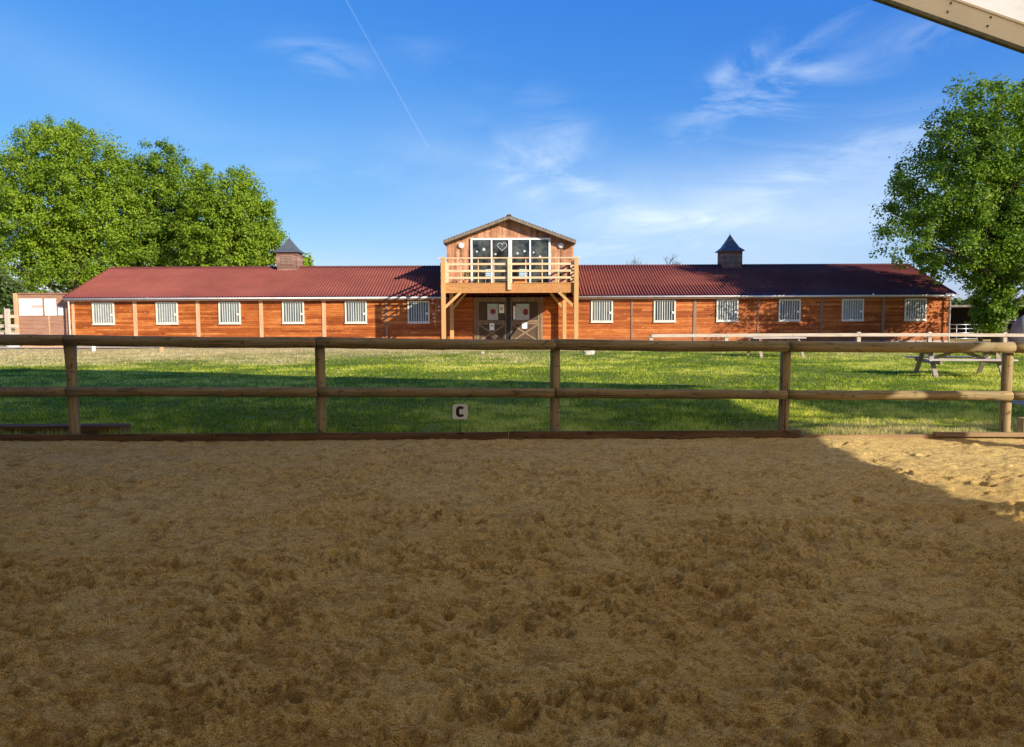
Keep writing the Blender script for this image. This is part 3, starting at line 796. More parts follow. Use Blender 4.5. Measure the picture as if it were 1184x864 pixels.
zrt = W(590, 297.8, FYB)[1]
pl, _ = W(513, 360, FYB); pr, _ = W(666, 360, FYB)
for x in (pl, pr):
    MB().bbox(x-.115, x+.115, FYB-.16, FYB-.002, -.05, zrt-.02, .01).build('balcony_post', M['deckpost'], dk)
xm_, _ = W(589, 310, FYB)
MB().bbox(xm_-.10, xm_+.10, FYB-.12, FYB-.002, zfb+.16, zrt-.06, .01).build('railing_post', M['railing'], dk)
ql, _ = W(522.5, 370, STY-.5); qr, _ = W(652.5, 370, STY-.5)
for x in (ql, qr):
    MB().bbox(x-.11, x+.11, STY-.62, STY-.40, -.05, zfb+.12, .01).build('balcony_post', M['deckpost'], dk)
zk = W(513, 356, FYB)[1]
for x, s in ((pl, 1), (pr, -1)):
    MB().beam((x+s*.07, FYB-.05, zk), (x+s*.92, FYB+.02, zfb+.03), .13, .14).build('brace', M['deckpost'], dk)
    MB().beam((x, FYB+.03, zk+.05), (x, FYB+.9, zfb+.06), .10, .12).build('brace', M['deckpost'], dk)
for x, s in ((ql, 1), (qr, -1)):
    MB().beam((x+s*.07, STY-.51, zk), (x+s*.82, STY-.51, zfb+.10), .12, .13).build('brace', M['deckpost'], dk)
rails_y = (298.3, 305.3, 313.3, 321.2)
for k, py in enumerate(rails_y):
    z = W(590, py, FYB)[1]
    if k == 0: MB().box(bx0-.12, bx1+.12, FYB-.05, FYB+.02, z-.03, z+.03).build('rail', M['railing'], dk)
    else: MB().box(bx0-.02, bx1+.02, FYB-.001, FYB+.035, z-.055, z+.055).build('rail', M['railing'], dk)
    for x in (bx0+.03, bx1-.03):
        MB().box(x-.02, x+.02, FYB+.037, STY-.04, z-.055, z+.055).build('rail', M['railing'], dk)
for x in (bx0+.075, bx1-.075):
    for yy in (FYB+1.25, FYB+2.5, STY-.16):
        MB().box(x-.045, x+.045, yy-.045, yy+.045, zft+.03, zrt-.05).build('railing_post', M['railing'], dk)
for px in (533, 553, 571, 608, 627, 646):
    x, _ = W(px, 310, FYB); MB().box(x-.025, x+.025, FYB+.037, FYB+.07, zft+.03, zrt-.08).build('baluster', M['railing'], dk)

# cupolas
for px, (xl, xr, yb, yt, ya) in (('a', (324, 346.5, 312, 292.5, 275.5)), ('b', (832.5, 854.5, 308, 291, 272))):
    x0, z0 = W(xl, yb, RY); x1, z1 = W(xr, yt, RY); xm, za = W((xl+xr)/2, ya, RY)
    hw = (x1-x0)/2; xm = (x0+x1)/2
    c = MB().box(x0, x1, RY-hw, RY+hw, RZ-.5, z1).build('cupola', M['cupola'], st)
    mb = MB(); e = hw+.14
    prof = [(e, z1-.02), (e, z1+.03), (hw*.78, z1+.26), (hw*.36, z1+(za-z1)*.66), (.03, za)]
    vs = []
    for r_, z in prof: vs += [(xm-r_, RY-r_, z), (xm+r_, RY-r_, z), (xm+r_, RY+r_, z), (xm-r_, RY+r_, z)]
    fs = [(0,3,2,1)] + [(4*i+k, 4*i+(k+1) % 4, 4*i+4+(k+1) % 4, 4*i+4+k) for i in range(4) for k in range(4)] + [(16,17,18,19)]
    mb.add(vs, fs); mb.build('cupola_roof', M['slate'], c)
    MB().tube([(xm, RY, za-.03), (xm, RY, za+.12)], [.03, .012], 6).build('finial', M['slate'], c)
    mb = MB()
    for k in range(6):
        z = RZ+.12+k*.10
        if z+.08 > z1-.2: break
        mb.add([(xm-hw*.62, RY-hw-.035, z), (xm+hw*.62, RY-hw-.035, z), (xm+hw*.62, RY-hw-.004, z+.09), (xm-hw*.62, RY-hw-.004, z+.09)], [(0,1,2,3)])
    mb.build('louvre', M['batten_grey'], c, fix=False)
    mb = MB()
    for s in (-1, 1): mb.box(xm+s*hw-.03, xm+s*hw+.03, RY-hw-.03, RY-hw+.03, RZ-.05, z1-.02)
    mb.build('corner_trim', M['cupola'], c)

# posters on the doors
def poster(px0, px1, py0, py1, Y, label, items=(), name='poster', cat='poster', base='paper'):
    x0, z1 = W(px0, py0, Y); x1, z0 = W(px1, py1, Y)
    o = MB().box(x0, x1, Y, Y+.006, z0, z1).build(name, M[base]); tag(o, label, cat)
    for k, (u0, u1, v0, v1, m) in enumerate(items):
        X0 = x0+(x1-x0)*u0; X1 = x0+(x1-x0)*u1; Z1 = z1-(z1-z0)*v0; Z0 = z1-(z1-z0)*v1
        if m == 'red':
            c = ((X0+X1)/2, (Z0+Z1)/2); a, b = (X1-X0)/2, (Z1-Z0)/2
            poly = [(c[0]+a*math.cos(t*.5236)*(1 if t % 2 else .86), c[1]+b*math.sin(t*.5236)*(1 if t % 3 else .9)) for t in range(12)]
            MB().prism(poly, Y-.004, Y-.001).build('print', M[m], o)
        else:
            MB().box(X0, X1, Y-.003-.001*(k % 2), Y-.0008, Z0, Z1).build('print', M[m], o)
    return o
PY = STY-.115
poster(563.5, 576, 351.5, 370, PY, 'white poster with round red print on the upper left stable door', ((.0,1,.0,.13,'teal'), (.25,.8,.30,.66,'red')), base='poster')
poster(596.5, 612, 351.5, 370, PY, 'white poster with round red print on the upper right stable door', ((.2,1,.0,.12,'teal'), (.5,.95,.28,.72,'red')), base='poster')
poster(577, 583, 352, 362, PY, 'narrow white sheet beside the red poster on the left door', ((.2,.8,.3,.7,'papergrey'),))
poster(593.5, 596, 354, 369.5, PY, 'narrow white strip at the inner edge of the right door poster')
poster(566, 571.5, 374, 382, STY-.11, 'small cream notice on the lower left stable door', ((.2,.8,.2,.5,'papergrey'),))
poster(603.5, 609.5, 373, 380, STY-.112, 'small white notice where the braces of the right door cross', ((.2,.8,.3,.4,'papergrey'),))

# hanging plant strings / small red ornaments left of the balcony post
x, z = W(505, 350, STY-.4)
mb = MB(); rr = random.Random(2)
for k in range(7):
    a = W(508-rr.uniform(0, 8), 347+k*4.2, STY-.35); mb.tube([(a[0]-.07, STY-.35, a[1]), (a[0], STY-.38, a[1]+.06), (a[0]+.07, STY-.35, a[1])], [.03, .07, .03], 8)
mb.tube([(x+.1, STY-.36, EZ-.05), (x-.05, STY-.36, z-.2), (x-.1, STY-.36, z-1.3)], .012, 5)
tag(mb.build('wind_chime', M['pinkprint']), 'string of small pink ornaments hanging from the eave left of the balcony', 'ornament')

# balcony furniture
def chair(px, label, mat):
    x, _ = W(px, 320, STY-1.3); y = STY-1.3; z = zft+.032
    e = empty('terrace_chair', (x, y, z), label, 'chair', 'chairs on the balcony')
    MB().bbox(x-.24, x+.24, y-.22, y+.22, z+.42, z+.46, .01).build('seat', mat, e)
    mb = MB()
    for k in range(4): mb.box(x-.24, x+.24, y+.20, y+.225, z+.52+k*.10, z+.59+k*.10)
    mb.build('backrest', mat, e)
    for sx in (-1, 1):
        for sy in (-1, 1):
            MB().beam((x+sx*.22, y+sy*.20, z), (x+sx*.22, y+sy*.21, z+(.90 if sy > 0 else .42)), .03, .03, up=(0,1,0)).build('leg', M['metal'], e)
chair(566, 'pale blue slatted chair on the balcony, left of the middle railing post', M['bluecloth'])
chair(605, 'pale blue slatted chair on the balcony, right of the middle railing post', M['bluecloth'])
x, _ = W(602, 324, FYB+.9); z = zft+.032
e = empty('planter_box', (x, FYB+.9, z), 'low orange wooden box on the balcony floor', 'planter')
MB().bbox(x-.38, x+.38, FYB+.75, FYB+1.05, z, z+.24, .01).build('box', M['orange'], e)
for px, lab, mm in ((648, 'terracotta pot plant on the balcony near the right post', 'pot'), (538, 'terracotta pot plant on the balcony near the left post', 'pot')):
    x, _ = W(px, 320, STY-.9); y = STY-.9
    e = empty('pot_plant', (x, y, z), lab, 'plant')
    MB().tube([(x, y, z), (x, y, z+.28)], [.11, .16], 12).build('pot', M[mm], e)
    rr = random.Random(px); mb = MB()
    for k in range(160):
        a = rr.uniform(0, 6.28); r_ = rr.uniform(0, .28); c = Vector((x+r_*math.cos(a), y+r_*math.sin(a), z+.3+rr.uniform(0, .5)))
        d = Vector((rr.uniform(-1,1), rr.uniform(-1,1), rr.uniform(-.3,1))).normalized()*.07; s_ = d.cross(Vector((0,0,1))).normalized()*.03
        mb.add([c-d, c+s_, c+d, c-s_], [(0,1,2,3)])
    mb.build('foliage', M['leaf_deep'], e, fix=False)

# ------------------------------------------------------------------ left notice wall and gate
NY = 43.9
nx0, nzt = W(19, 340, NY); nx1, _ = W(78, 340, NY)
e = empty('notice_wall', ((nx0+nx1)/2, NY, 0), 'faded brown plank screen carrying white notice boards at the left end of the stable', 'screen')
mb = MB(); z = .1
while z < nzt-.02:
    mb.box(nx0, nx1, NY, NY+.03, z+.006, min(z+.235, nzt)); z += .24
mb.build('planks', M['notice'], e)
MB().bbox(nx0-.12, nx0+.06, NY-.14, NY-.002, -.05, nzt+.03, .01).build('post', M['batten'], e)
xq, _ = W(56.8, 370, NY); MB().box(xq-.03, xq+.03, NY-.03, NY-.002, .1, W(57, 365, NY)[1]).build('batten', M['batten'], e)
MB().box(nx0-.14, nx1, NY-.08, NY+.08, nzt, nzt+.05).build('cap', M['notice'], e)
NP = NY-.012
poster(21.5, 49.5, 345.5, 364.8, NP, 'large white notice board with faint pink lines on the brown screen', ((.52,1,.38,.56,'pinkprint'), (.05,.35,.28,.33,'papergrey'), (.75,.95,.85,.93,'papergrey')), 'notice_board', 'notice board')
poster(51, 65.5, 345.5, 364.8, NP, 'middle sized plain white notice board right of the large one', ((0,1,.335,.35,'papergrey'),), 'notice_board', 'notice board')
poster(67, 73.2, 354.8, 364.6, NP, 'smallest white notice sheet, at the right end of the brown screen', ((.3,.7,.4,.5,'papergrey'),), 'notice_board', 'notice board')
x0, z1 = W(8, 357, 43); e = empty('entrance_gate', (x0, 43, 0), 'pale wooden gate left of the brown screen', 'gate')
MB().bbox(x0-.11, x0+.11, 42.9, 43.1, -.05, z1, .01).build('post', M['paddock'], e)
MB().bbox(x0-4.1, x0-3.9, 42.9, 43.1, -.05, z1, .01).build('post', M['paddock'], e)
for py in (366, 377, 386, 393):
    _, z = W(5, py, 43)
    MB().box(x0-3.9, x0+.55, 43.101, 43.13, z-.09, z+.09).build('gate_rail', M['paddock'], e)
xa, _ = W(27, 401, 41.8); xb2, _ = W(76, 401, 41.8)
tag(MB().bbox(xa, xb2, 41.7, 41.95, -.02, .14, .015).build('timber_kerb', M['batten']), 'low pale timber lying in front of the brown notice screen', 'timber')
xa, ya = G(16, 402); tag(MB().bbox(xa-.25, xa+.2, ya-.1, ya+.2, -.02, .16, .03).build('white_block', M['white']), 'small white block on the ground by the wooden gate', 'block')
for px, py, m, lab in ((108.5, 406, 'white', 'short white painted stake in the dry grass left of the stable windows'), (187, 407, 'batten', 'short brown stake in the dry grass below the second stable window')):
    xa, ya = G(px, py)
    mb = MB(); mb.bbox(xa-.07, xa+.07, ya-.05, ya+.05, -.05, .34, .012); tag(mb.build('ground_stake', M[m]), lab, 'stake')
def rock(px, py, r, lab, seed):
    xa, ya = G(px, py); rr = random.Random(seed)
    import bmesh
    bm = bmesh.new(); bmesh.ops.create_icosphere(bm, subdivisions=2, radius=1)
    for v in bm.verts:
        k = 1+rr.uniform(-.22, .22); v.co = Vector((v.co.x*r*k*1.2+xa, v.co.y*r*k+ya, max(-.03, v.co.z*r*k*.9+r*.45)))
    mb = MB(); mb.add([v.co[:] for v in bm.verts], [[v.index for v in f.verts] for f in bm.faces]); bm.free()
    tag(mb.build('stone', M['stone']), lab, 'stone')
rock(680, 410, .21, 'pale stone in the grass in front of the stable, right of the balcony', 1)
rock(505, 404, .14, 'small pale stone at the edge of the lawn before the left balcony post', 2)
rock(514, 404.5, .10, 'tiny pale stone just right of a bigger one below the left balcony post', 5)
rock(558, 409, .07, 'tiny stone in the grass in front of the left stable door', 6)

# ------------------------------------------------------------------ paddock rail, right
QY = 37.2
e = empty('paddock_fence', (12, QY, 0), 'low pale single rail fence in front of the right half of the stable', 'fence')
pxs = [753, 840, 916, 993, 1075, 1162, 1245, 1330]
xs2 = [W(p, 387, QY)[0] for p in pxs]
zt = [W(p, y, QY)[1] for p, y in zip(pxs, (388.3, 387.8, 387.4, 387.2, 387.2, 387.6, 387.6, 387.6))]
for i in range(len(pxs)-1):
    MB().beam((xs2[i], QY-.07, zt[i]), (xs2[i+1]-.01, QY-.07, zt[i+1]), .05, .16).build('rail', M['paddock'], e)
for i, x in enumerate(xs2):
    h = zt[i]+(.14 if i in (3, 4, 5) else .02)
    MB().bbox(x-.09, x+.09, QY-.04, QY+.12, -.05, h, .012).build('post', M['paddock'], e)

# ------------------------------------------------------------------ picnic tables
def picnic(x, y, rot, label, L=2.0, H=.76):
    e = empty('picnic_table', (0, 0, 0), label, 'picnic table', 'picnic tables on the lawn')
    w = .75
    mb = MB()
    for k in range(5):
        yy = -.35+k*.175; mb.bbox(-L/2, L/2, yy-.08, yy+.08, H-.04, H, .006)
    mb.build('tabletop', M['picnic_top'], e)
    for s in (-1, 1):
        mb = MB()
        for k in (0, 1):
            yy = s*(w-.10+k*.15); mb.bbox(-L/2, L/2, yy-.068, yy+.068, .43, .47, .006)
        mb.build('bench', M['picnic_top'], e)
    for sx in (-1, 1):
        X = sx*(L/2-.24)
        for s in (-1, 1):
            MB().beam((X, s*.72, -.02), (X, s*.22, H-.045), .045, .11, up=(1,0,0)).build('leg', M['picnic'], e)
        MB().box(X-sx*.022-.022, X-sx*.022-.022+.0, 0, 0, 0, 0) if False else None
        X2 = X-sx*.047
        MB().box(X2-.022, X2+.022, -w-.12, w+.12, .33, .425).build('seat_bearer', M['picnic'], e)
        MB().box(X2-.022, X2+.022, -.40, .40, H-.14, H-.045).build('top_bearer', M['picnic'], e)
        MB().beam((X2-sx*.03, 0, .40), (sx*.12, 0, H-.06), .045, .09).build('brace', M['picnic'], e)
    e.location = (x, y, 0); e.rotation_euler = (0, 0, rot)
    return e
picnic(11.95, 19.75, math.radians(-9), 'weathered wooden picnic table nearest the arena fence, seen beside the rightmost post', L=2.1, H=.70)
gx, gy = G(898, 412.5)
picnic(gx, gy+.2, math.radians(4), 'weathered wooden picnic table farther off, in front of the dappled stable wall', L=2.15)

# ------------------------------------------------------------------ open shed, right
SY = 46.0
sx0, szt = W(1103, 353.3, SY); _, szt2 = W(1184, 352.5, SY)
e = empty('open_shed', (sx0+8, SY, 0), 'dark open fronted shed beyond the right end of the stable', 'shed')
MB().box(sx0-.5, sx0+19, SY-.15, SY+7.5, szt-.10, szt+.02).build('roof', M['roofgrey'], e)
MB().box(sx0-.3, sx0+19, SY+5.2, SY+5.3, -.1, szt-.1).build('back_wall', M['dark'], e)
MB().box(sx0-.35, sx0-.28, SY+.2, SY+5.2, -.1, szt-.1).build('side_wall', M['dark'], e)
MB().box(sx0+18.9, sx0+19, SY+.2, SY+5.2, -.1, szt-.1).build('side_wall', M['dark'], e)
for px in (1134.5, 1210, 1290):
    x, _ = W(px, 370, SY); MB().bbox(x-.09, x+.09, SY-.1, SY+.08, -.05, szt-.1, .01).build('post', M['batten_grey'], e)
# tubular gate
TY = 44.6
ga, z1 = W(1098, 375.5, TY); gb, _ = W(1130.5, 375.5, TY); _, z0 = W(1100, 385, TY)
e = empty('tube_gate', ((ga+gb)/2, TY, 0), 'galvanised tube gate in front of the dark shed', 'gate')
mb = MB()
for z in (z1, (z0+z1)/2, z0, z0-.35): mb.tube([(ga, TY, z), (gb-.0, TY, z)], .028, 8)
for t in (0, .25, .58, 1): 
    x = ga+(gb-ga)*t; mb.tube([(x, TY, 0), (x, TY, z1)], .028, 8)
mb.build('tube_frame', M['metal'], e)
# pale rack and covered heap
ra, z1 = W(1163, 370, TY); rb, _ = W(1178, 370, TY)
e = empty('timber_rack', ((ra+rb)/2, TY, 0), 'pale wooden rack with two top rails at the right edge of the picture', 'rack')
for k, py in enumerate((370.5, 373.5)):
    z = W(1170, py, TY)[1]; MB().box(ra-.0, rb, TY-.05, TY+.0, z-.05, z+.05).build('rail', M['paddock'], e)
for x in (ra+.06, rb-.06): MB().box(x-.06, x+.06, TY+.002, TY+.1, -.02, z1-.1).build('post', M['paddock'], e)
MB().box(ra, rb, TY-.04, TY+.1, W(1170, 384.5, TY)[1]-.05, W(1170, 384.5, TY)[1]+.05).build('rail', M['paddock'], e)
hx, _ = W(1189, 370, 43.9); zt_ = W(1184, 363.5, 43.9)[1]
import bmesh
bm = bmesh.new(); bmesh.ops.create_icosphere(bm, subdivisions=3, radius=1)
rr = random.Random(8)
for v in bm.verts:
    k = 1+rr.uniform(-.03, .03); v.co = Vector((hx+v.co.x*1.0*k, 43.9+v.co.y*.9*k, max(-.03, v.co.z*zt_*k if v.co.z > 0 else v.co.z)))
mb = MB(); mb.add([v.co[:] for v in bm.verts], [[v.index for v in f.verts] for f in bm.faces], True); bm.free()
tag(mb.build('covered_heap', M['tarp']), 'rounded heap under a pale grey cover beside the rack at the right edge', 'heap')

# ------------------------------------------------------------------ trees
def tree(name, base, H, lobes, nclump, nleaf, leaf, mat, label, seed, group=None, trunk_r=.3, crad=(.6, 1.1), limbs=60, trunk_top=.8, inner=.45):
    rng = np.random.default_rng(seed); rr = random.Random(seed)
    bx, by, bz = base
    e = empty(name, base, label, 'tree', group)
    vol = np.array([l[3]*l[4]*l[5] for l in lobes]); vol = vol/vol.sum()
    cl = []
    while len(cl) < nclump:
        l = lobes[rng.choice(len(lobes), p=vol)]
        d = rng.normal(size=3); d /= np.linalg.norm(d)
        r = inner+(1-inner)*rng.random()**.6
        p = np.array([l[0], l[1], l[2]])+d*r*np.array(l[3:6])
        if p[2] < l[2]-l[5]*.97: continue
        cl.append((p, d, r))
    C = np.array([c[0] for c in cl]); Dn = np.array([c[1] for c in cl])
    n = nclump*nleaf
    cr = rng.uniform(crad[0], crad[1], nclump)
    idx = np.repeat(np.arange(nclump), nleaf)
    off = rng.normal(size=(n, 3)); off /= np.linalg.norm(off, axis=1)[:, None]
    rad = rng.random(n)**.45
    off = off*rad[:, None]*cr[idx][:, None]*np.array([1.0, 1.0, .88])
    # drooping sprays at the ends
    off[:, 2] -= .12*(off[:, 0]**2+off[:, 1]**2)
    P = C[idx]+off
    strag = rng.random(n) < .12
    P[strag] += rng.normal(size=(strag.sum(), 3))*.35*cr[idx][strag][:, None]
    P[:, 2] = np.maximum(P[:, 2], .3)
    N = off/np.maximum(np.linalg.norm(off, axis=1)[:, None], 1e-6)*.5+Dn[idx]*.35+np.array([0, 0, .55])+rng.normal(size=(n, 3))*.55
    N /= np.linalg.norm(N, axis=1)[:, None]
    T = np.cross(N, rng.normal(size=(n, 3))); T /= np.linalg.norm(T, axis=1)[:, None]
    B = np.cross(N, T)
    s = (leaf*rng.uniform(.65, 1.3, n))[:, None]
    v = np.stack([P-T*s*.5, P+B*s*.33-N*s*.06, P+T*s*.5, P-B*s*.33-N*s*.06], 1).reshape(-1, 3)
    tint = np.clip(rng.uniform(.2, .8, nclump)[idx]*.7+rng.uniform(0, .45, n), 0, 1)
    crown = np_mesh('crown', v, np.arange(4*n).reshape(-1, 4), 4, mat, e, attrs={'tint': tint})
    # trunk and limbs
    mb = MB(); pts = []; rad = []
    K = 9
    for i in range(K+1):
        t = i/K; pts.append((bx+.25*math.sin(t*2.5+seed)*t, by+.2*math.cos(t*3+seed)*t, bz-.1+H*trunk_top*t)); rad.append(trunk_r*((1-t)**.8*.9+.08)+(.35*trunk_r*max(0, 1-t*9)))
    mb.tube(pts, rad, 10, jit=.06, rng=rr)
    tr = mb.build('trunk', M['bark'], e, fix=False)
    mb = MB()
    order = rng.permutation(nclump)[:limbs]
    for k in order:
        c = Vector(C[k]); h = (c.z-bz)
        t = min(.93, max(.16, (h/(H*trunk_top))*.55+rr.uniform(-.05, .05)))
        i = t*K; i0 = int(i); a = Vector(pts[i0]).lerp(Vector(pts[min(K, i0+1)]), i-i0)
        r0 = rad[i0]*.42
        m = a.lerp(c, .5)+Vector((rr.uniform(-.4,.4), rr.uniform(-.4,.4), rr.uniform(.1,.7)))*((c-a).length*.15)
        q = [a, a.lerp(m, .5)+Vector((0,0,.05)), m, m.lerp(c, .5), c]
        mb.tube(q, [r0, r0*.75, r0*.5, r0*.3, .012], 5, cap=False)
    mb.build('limbs', M['bark'], e, fix=False)
    return e
def lobe(px, py, Y, rx, rz, ry=None, dy=0):
    x, z = W(px, py, Y); return (x, Y+dy, z, rx, ry or rx, rz)
TYL = 62.0
s_ = F/TYL
def L_(px, py, rpx, rpy, Y=TYL, dy=0):
    return lobe(px, py, Y, rpx*Y/F, rpy*Y/F, None, dy)
def bs(px, Y): return (W(px, 380, Y)[0], Y, 0)
tree('lime_tree', bs(85, 60), 17, [L_(75,215,66,80,60), L_(45,255,75,75,60), L_(115,265,60,70,60), L_(75,305,80,48,60), L_(10,270,40,60,60,2), L_(120,205,34,42,60), L_(60,335,70,22,60), L_(60,170,40,36,60), L_(85,230,80,85,60)], 1350, 95, .19, M['leaf'],
     'tallest bright green tree behind the left end of the stable roof', 21, 'bright green trees behind the stable', .42, (.3, .95))
tree('lime_tree', bs(190, 63), 15, [L_(190,225,46,58,63), L_(182,270,52,50,63), L_(195,300,60,35,63), L_(186,200,24,40,63), L_(150,325,50,22,63), L_(188,245,48,70,63)], 760, 95, .19, M['leaf_mid'],
     'bright green tree in the middle of the three behind the stable', 22, 'bright green trees behind the stable', .36, (.3, .85))
tree('lime_tree', bs(272, 60), 13.5, [L_(262,240,42,50,60), L_(285,268,40,46,60), L_(265,295,52,34,60), L_(240,225,24,32,60), L_(300,290,30,34,60), L_(262,265,56,66,60)], 720, 95, .19, M['leaf'],
     'bright green tree on the right of the three, beside the left cupola', 23, 'bright green trees behind the stable', .34, (.3, .85))
tree('lime_tree', bs(350, 70), 9, [L_(350,304,11,16,70), L_(345,320,14,14,70)], 22, 120, .30, M['leaf'],
     'small treetop showing just right of the left cupola', 24, 'bright green trees behind the stable', .15, (.5, .8), limbs=12)
# low greenery at the far left
tree('roadside_bush', bs(-8, 52), 3.6, [L_(-5,345,30,32,52), L_(-30,330,30,40,52)], 40, 150, .24, M['leaf_far'], 'green bush behind the pale gate at the left edge', 25, None, .12, (.5, .9), limbs=15)
# right tree, in front of the stable's right end
RT = 39.2
def L2(px, py, rpx, rpy, dy=0): return lobe(px, py, RT, rpx*RT/F, rpy*RT/F, None, dy)
tree('maple_tree', bs(1156, RT), 13.8, [L2(1170,170,80,76), L2(1110,225,72,60), L2(1150,255,88,62), L2(1078,272,76,42,-.6), L2(1185,130,52,44), L2(1115,175,45,40), L2(1200,260,85,85), L2(1155,330,34,26,-.5),
      L2(1215,170,60,70), L2(1120,310,55,24,-.8), L2(1062,306,36,20,.3), L2(1075,240,58,48), L2(1140,135,50,48), L2(1062,205,30,26), L2(1100,160,30,26), L2(1150,220,105,110)], 1180, 76, .16, M['leaf_deep'],
     'big leafy tree overhanging the right end of the stable', 31, None, .32, (.25, .8), limbs=140, trunk_top=.85)
tree('maple_sapling', bs(1150, RT+.6), 4.2, [lobe(1150, 350, RT-.6, 1.1, 1.2), lobe(1148, 370, RT-.6, .85, .7)], 60, 120, .16, M['leaf_deep'],
     'low leafy shoots round the foot of the big right tree, before the shed', 33, None, .06, (.28, .5), limbs=20)
# trees outside the frame whose shade falls on the lawn and stable
tree('garden_tree', (20.6, 0.2, 0), 10, [(20.3, 0.6, 6.6, 2.1, 2.4, 1.9), (22.5, 2.2, 6.4, 2.0, 1.8, 1.7)], 180, 95, .20, M['leaf_deep'], 'tree beside the riding hall whose branches shade the turf by the fence', 35, None, .16, (.45, .8), limbs=40)
# bare twigs behind the ridge
def bare(px, py_top, Y, label, seed):
    x, zt = W(px, py_top, Y); rr = random.Random(seed)
    e = empty('bare_tree', (x, Y, 0), label, 'tree')
    MB().tube([(x, Y, -.1), (x+.1, Y, zt*.5), (x, Y, zt*.8)], [.25, .16, .06], 8).build('trunk', M['bark'], e, fix=False)
    mb = MB()
    def br(p, d, L, r, lv):
        q = p+d*L; mb.tube([p, p.lerp(q, .5)+Vector((rr.uniform(-.05,.05), 0, .04)), q], [r, r*.8, r*.6], 4, cap=False)
        if lv:
            for k in range(3):
                dd = (d+Vector((rr.uniform(-.8,.8), rr.uniform(-.5,.5), rr.uniform(-.1,.4)))).normalized(); br(p.lerp(q, rr.uniform(.5, 1)), dd, L*.68, r*.55, lv-1)
    for k in range(4):
        br(Vector((x, Y, zt*(.6+.02*k))), Vector((rr.uniform(-1,1), rr.uniform(-.4,.4), .8)).normalized(), 1.5, .05, 4)
    mb.build('twigs', M['bark'], e, fix=False)
bare(758, 303, 64, 'sparse bare treetop poking above the roof ridge left of the right cupola', 3)

# far wood on the horizon: one mass of foliage
rng = np.random.default_rng(77); n = 42000
xx = rng.uniform(-170, 170, n); yy = 115+rng.uniform(-6, 6, n); top = 4.6+1.6*fbm(xx*.05, xx*0+2, 4, 5)*2
zz = rng.random(n)**.7*top
P = np.stack([xx, yy, zz], 1); N = rng.normal(size=(n, 3)); N /= np.linalg.norm(N, axis=1)[:, None]
T = np.cross(N, rng.normal(size=(n, 3))); T /= np.linalg.norm(T, axis=1)[:, None]; B = np.cross(N, T); s = rng.uniform(.5, 1.1, n)[:, None]
v = np.stack([P-T*s*.5, P+B*s*.35, P+T*s*.5, P-B*s*.35], 1).reshape(-1, 3)
tag(np_mesh('far_wood', v, np.arange(4*n).reshape(-1, 4), 4, M['leaf_far'], attrs={'tint': rng.random(n)}), 'low far-off wood on the horizon behind the stable', 'wood', kind='stuff')

# ------------------------------------------------------------------ light
AZ = math.radians(47); EL = math.atan(.588*math.sin(AZ))
sd = Vector((math.sin(AZ)*math.cos(EL), -math.cos(AZ)*math.cos(EL), math.sin(EL)))
sun = bpy.data.lights.new('sun', 'SUN'); sun.energy = 5.0; sun.angle = math.radians(.5); sun.color = (1, .90, .74)
so = bpy.data.objects.new('sun', sun); COL.objects.link(so); so.rotation_euler = sd.to_track_quat('Z', 'Y').to_euler(); so.location = (30, -30, 30)

w = bpy.data.worlds.new('World'); SC.world = w; w.use_nodes = True
t = w.node_tree; t.nodes.clear()
def nn(ty, **k):
    x = t.nodes.new(ty)
    for a, v_ in k.items(): setattr(x, a, v_)
    return x
def mth(op, a, b=0.0, c=None, clamp=False):
    x = nn('ShaderNodeMath', operation=op, use_clamp=clamp)
    for i, v_ in enumerate((a, b) if c is None else (a, b, c)):
        if hasattr(v_, 'is_linked'): t.links.new(v_, x.inputs[i])
        else: x.inputs[i].default_value = v_
    return x.outputs[0]
sky = nn('ShaderNodeTexSky', sky_type='NISHITA', sun_disc=False, sun_elevation=EL, sun_rotation=math.pi-AZ)
sky.air_density = 1.0; sky.dust_density = .35; sky.ozone_density = 3.0; sky.altitude = 200
hs = nn('ShaderNodeHueSaturation'); hs.inputs['Saturation'].default_value = 1.22; hs.inputs['Value'].default_value = 1.0; t.links.new(sky.outputs[0], hs.inputs['Color'])
sc_ = nn('ShaderNodeSeparateColor'); t.links.new(hs.outputs[0], sc_.inputs[0]); cc_ = nn('ShaderNodeCombineColor')
for i_, (k_, p_) in enumerate(((.61, 1.1), (.58, .80), (.74, .35))):   # deep, polarised blue
    q_ = mth('MULTIPLY', mth('POWER', mth('MULTIPLY', sc_.outputs[i_], .143), p_), k_/.143)
    t.links.new(q_, cc_.inputs[i_])
tcw = nn('ShaderNodeTexCoord'); sepw = nn('ShaderNodeSeparateXYZ'); t.links.new(tcw.outputs['Generated'], sepw.inputs[0])
azn = mth('ARCTAN2', sepw.outputs[0], sepw.outputs[1]); eln = mth('ARCSINE', sepw.outputs[2])
comb = nn('ShaderNodeCombineXYZ'); t.links.new(azn, comb.inputs[0]); t.links.new(eln, comb.inputs[1])
def wnoise(scale, sx, sy, rot, detail, rough, dist, off=(0,0,0)):
    mp = nn('ShaderNodeMapping'); mp.inputs['Scale'].default_value = (sx, sy, 1); mp.inputs['Rotation'].default_value = (0, 0, math.radians(rot)); mp.inputs['Location'].default_value = off
    t.links.new(comb.outputs[0], mp.inputs[0])
    nz = nn('ShaderNodeTexNoise'); nz.inputs['Scale'].default_value = scale; nz.inputs['Detail'].default_value = detail; nz.inputs['Roughness'].default_value = rough; nz.inputs['Distortion'].default_value = dist
    t.links.new(mp.outputs[0], nz.inputs['Vector']); return nz.outputs['Fac']
wisp = wnoise(3.2, 1.2, 4.2, 18, 8, .62, 1.3)
veil = wnoise(1.6, 1.0, 2.6, -12, 5, .55, .8, (4, 2, 0))
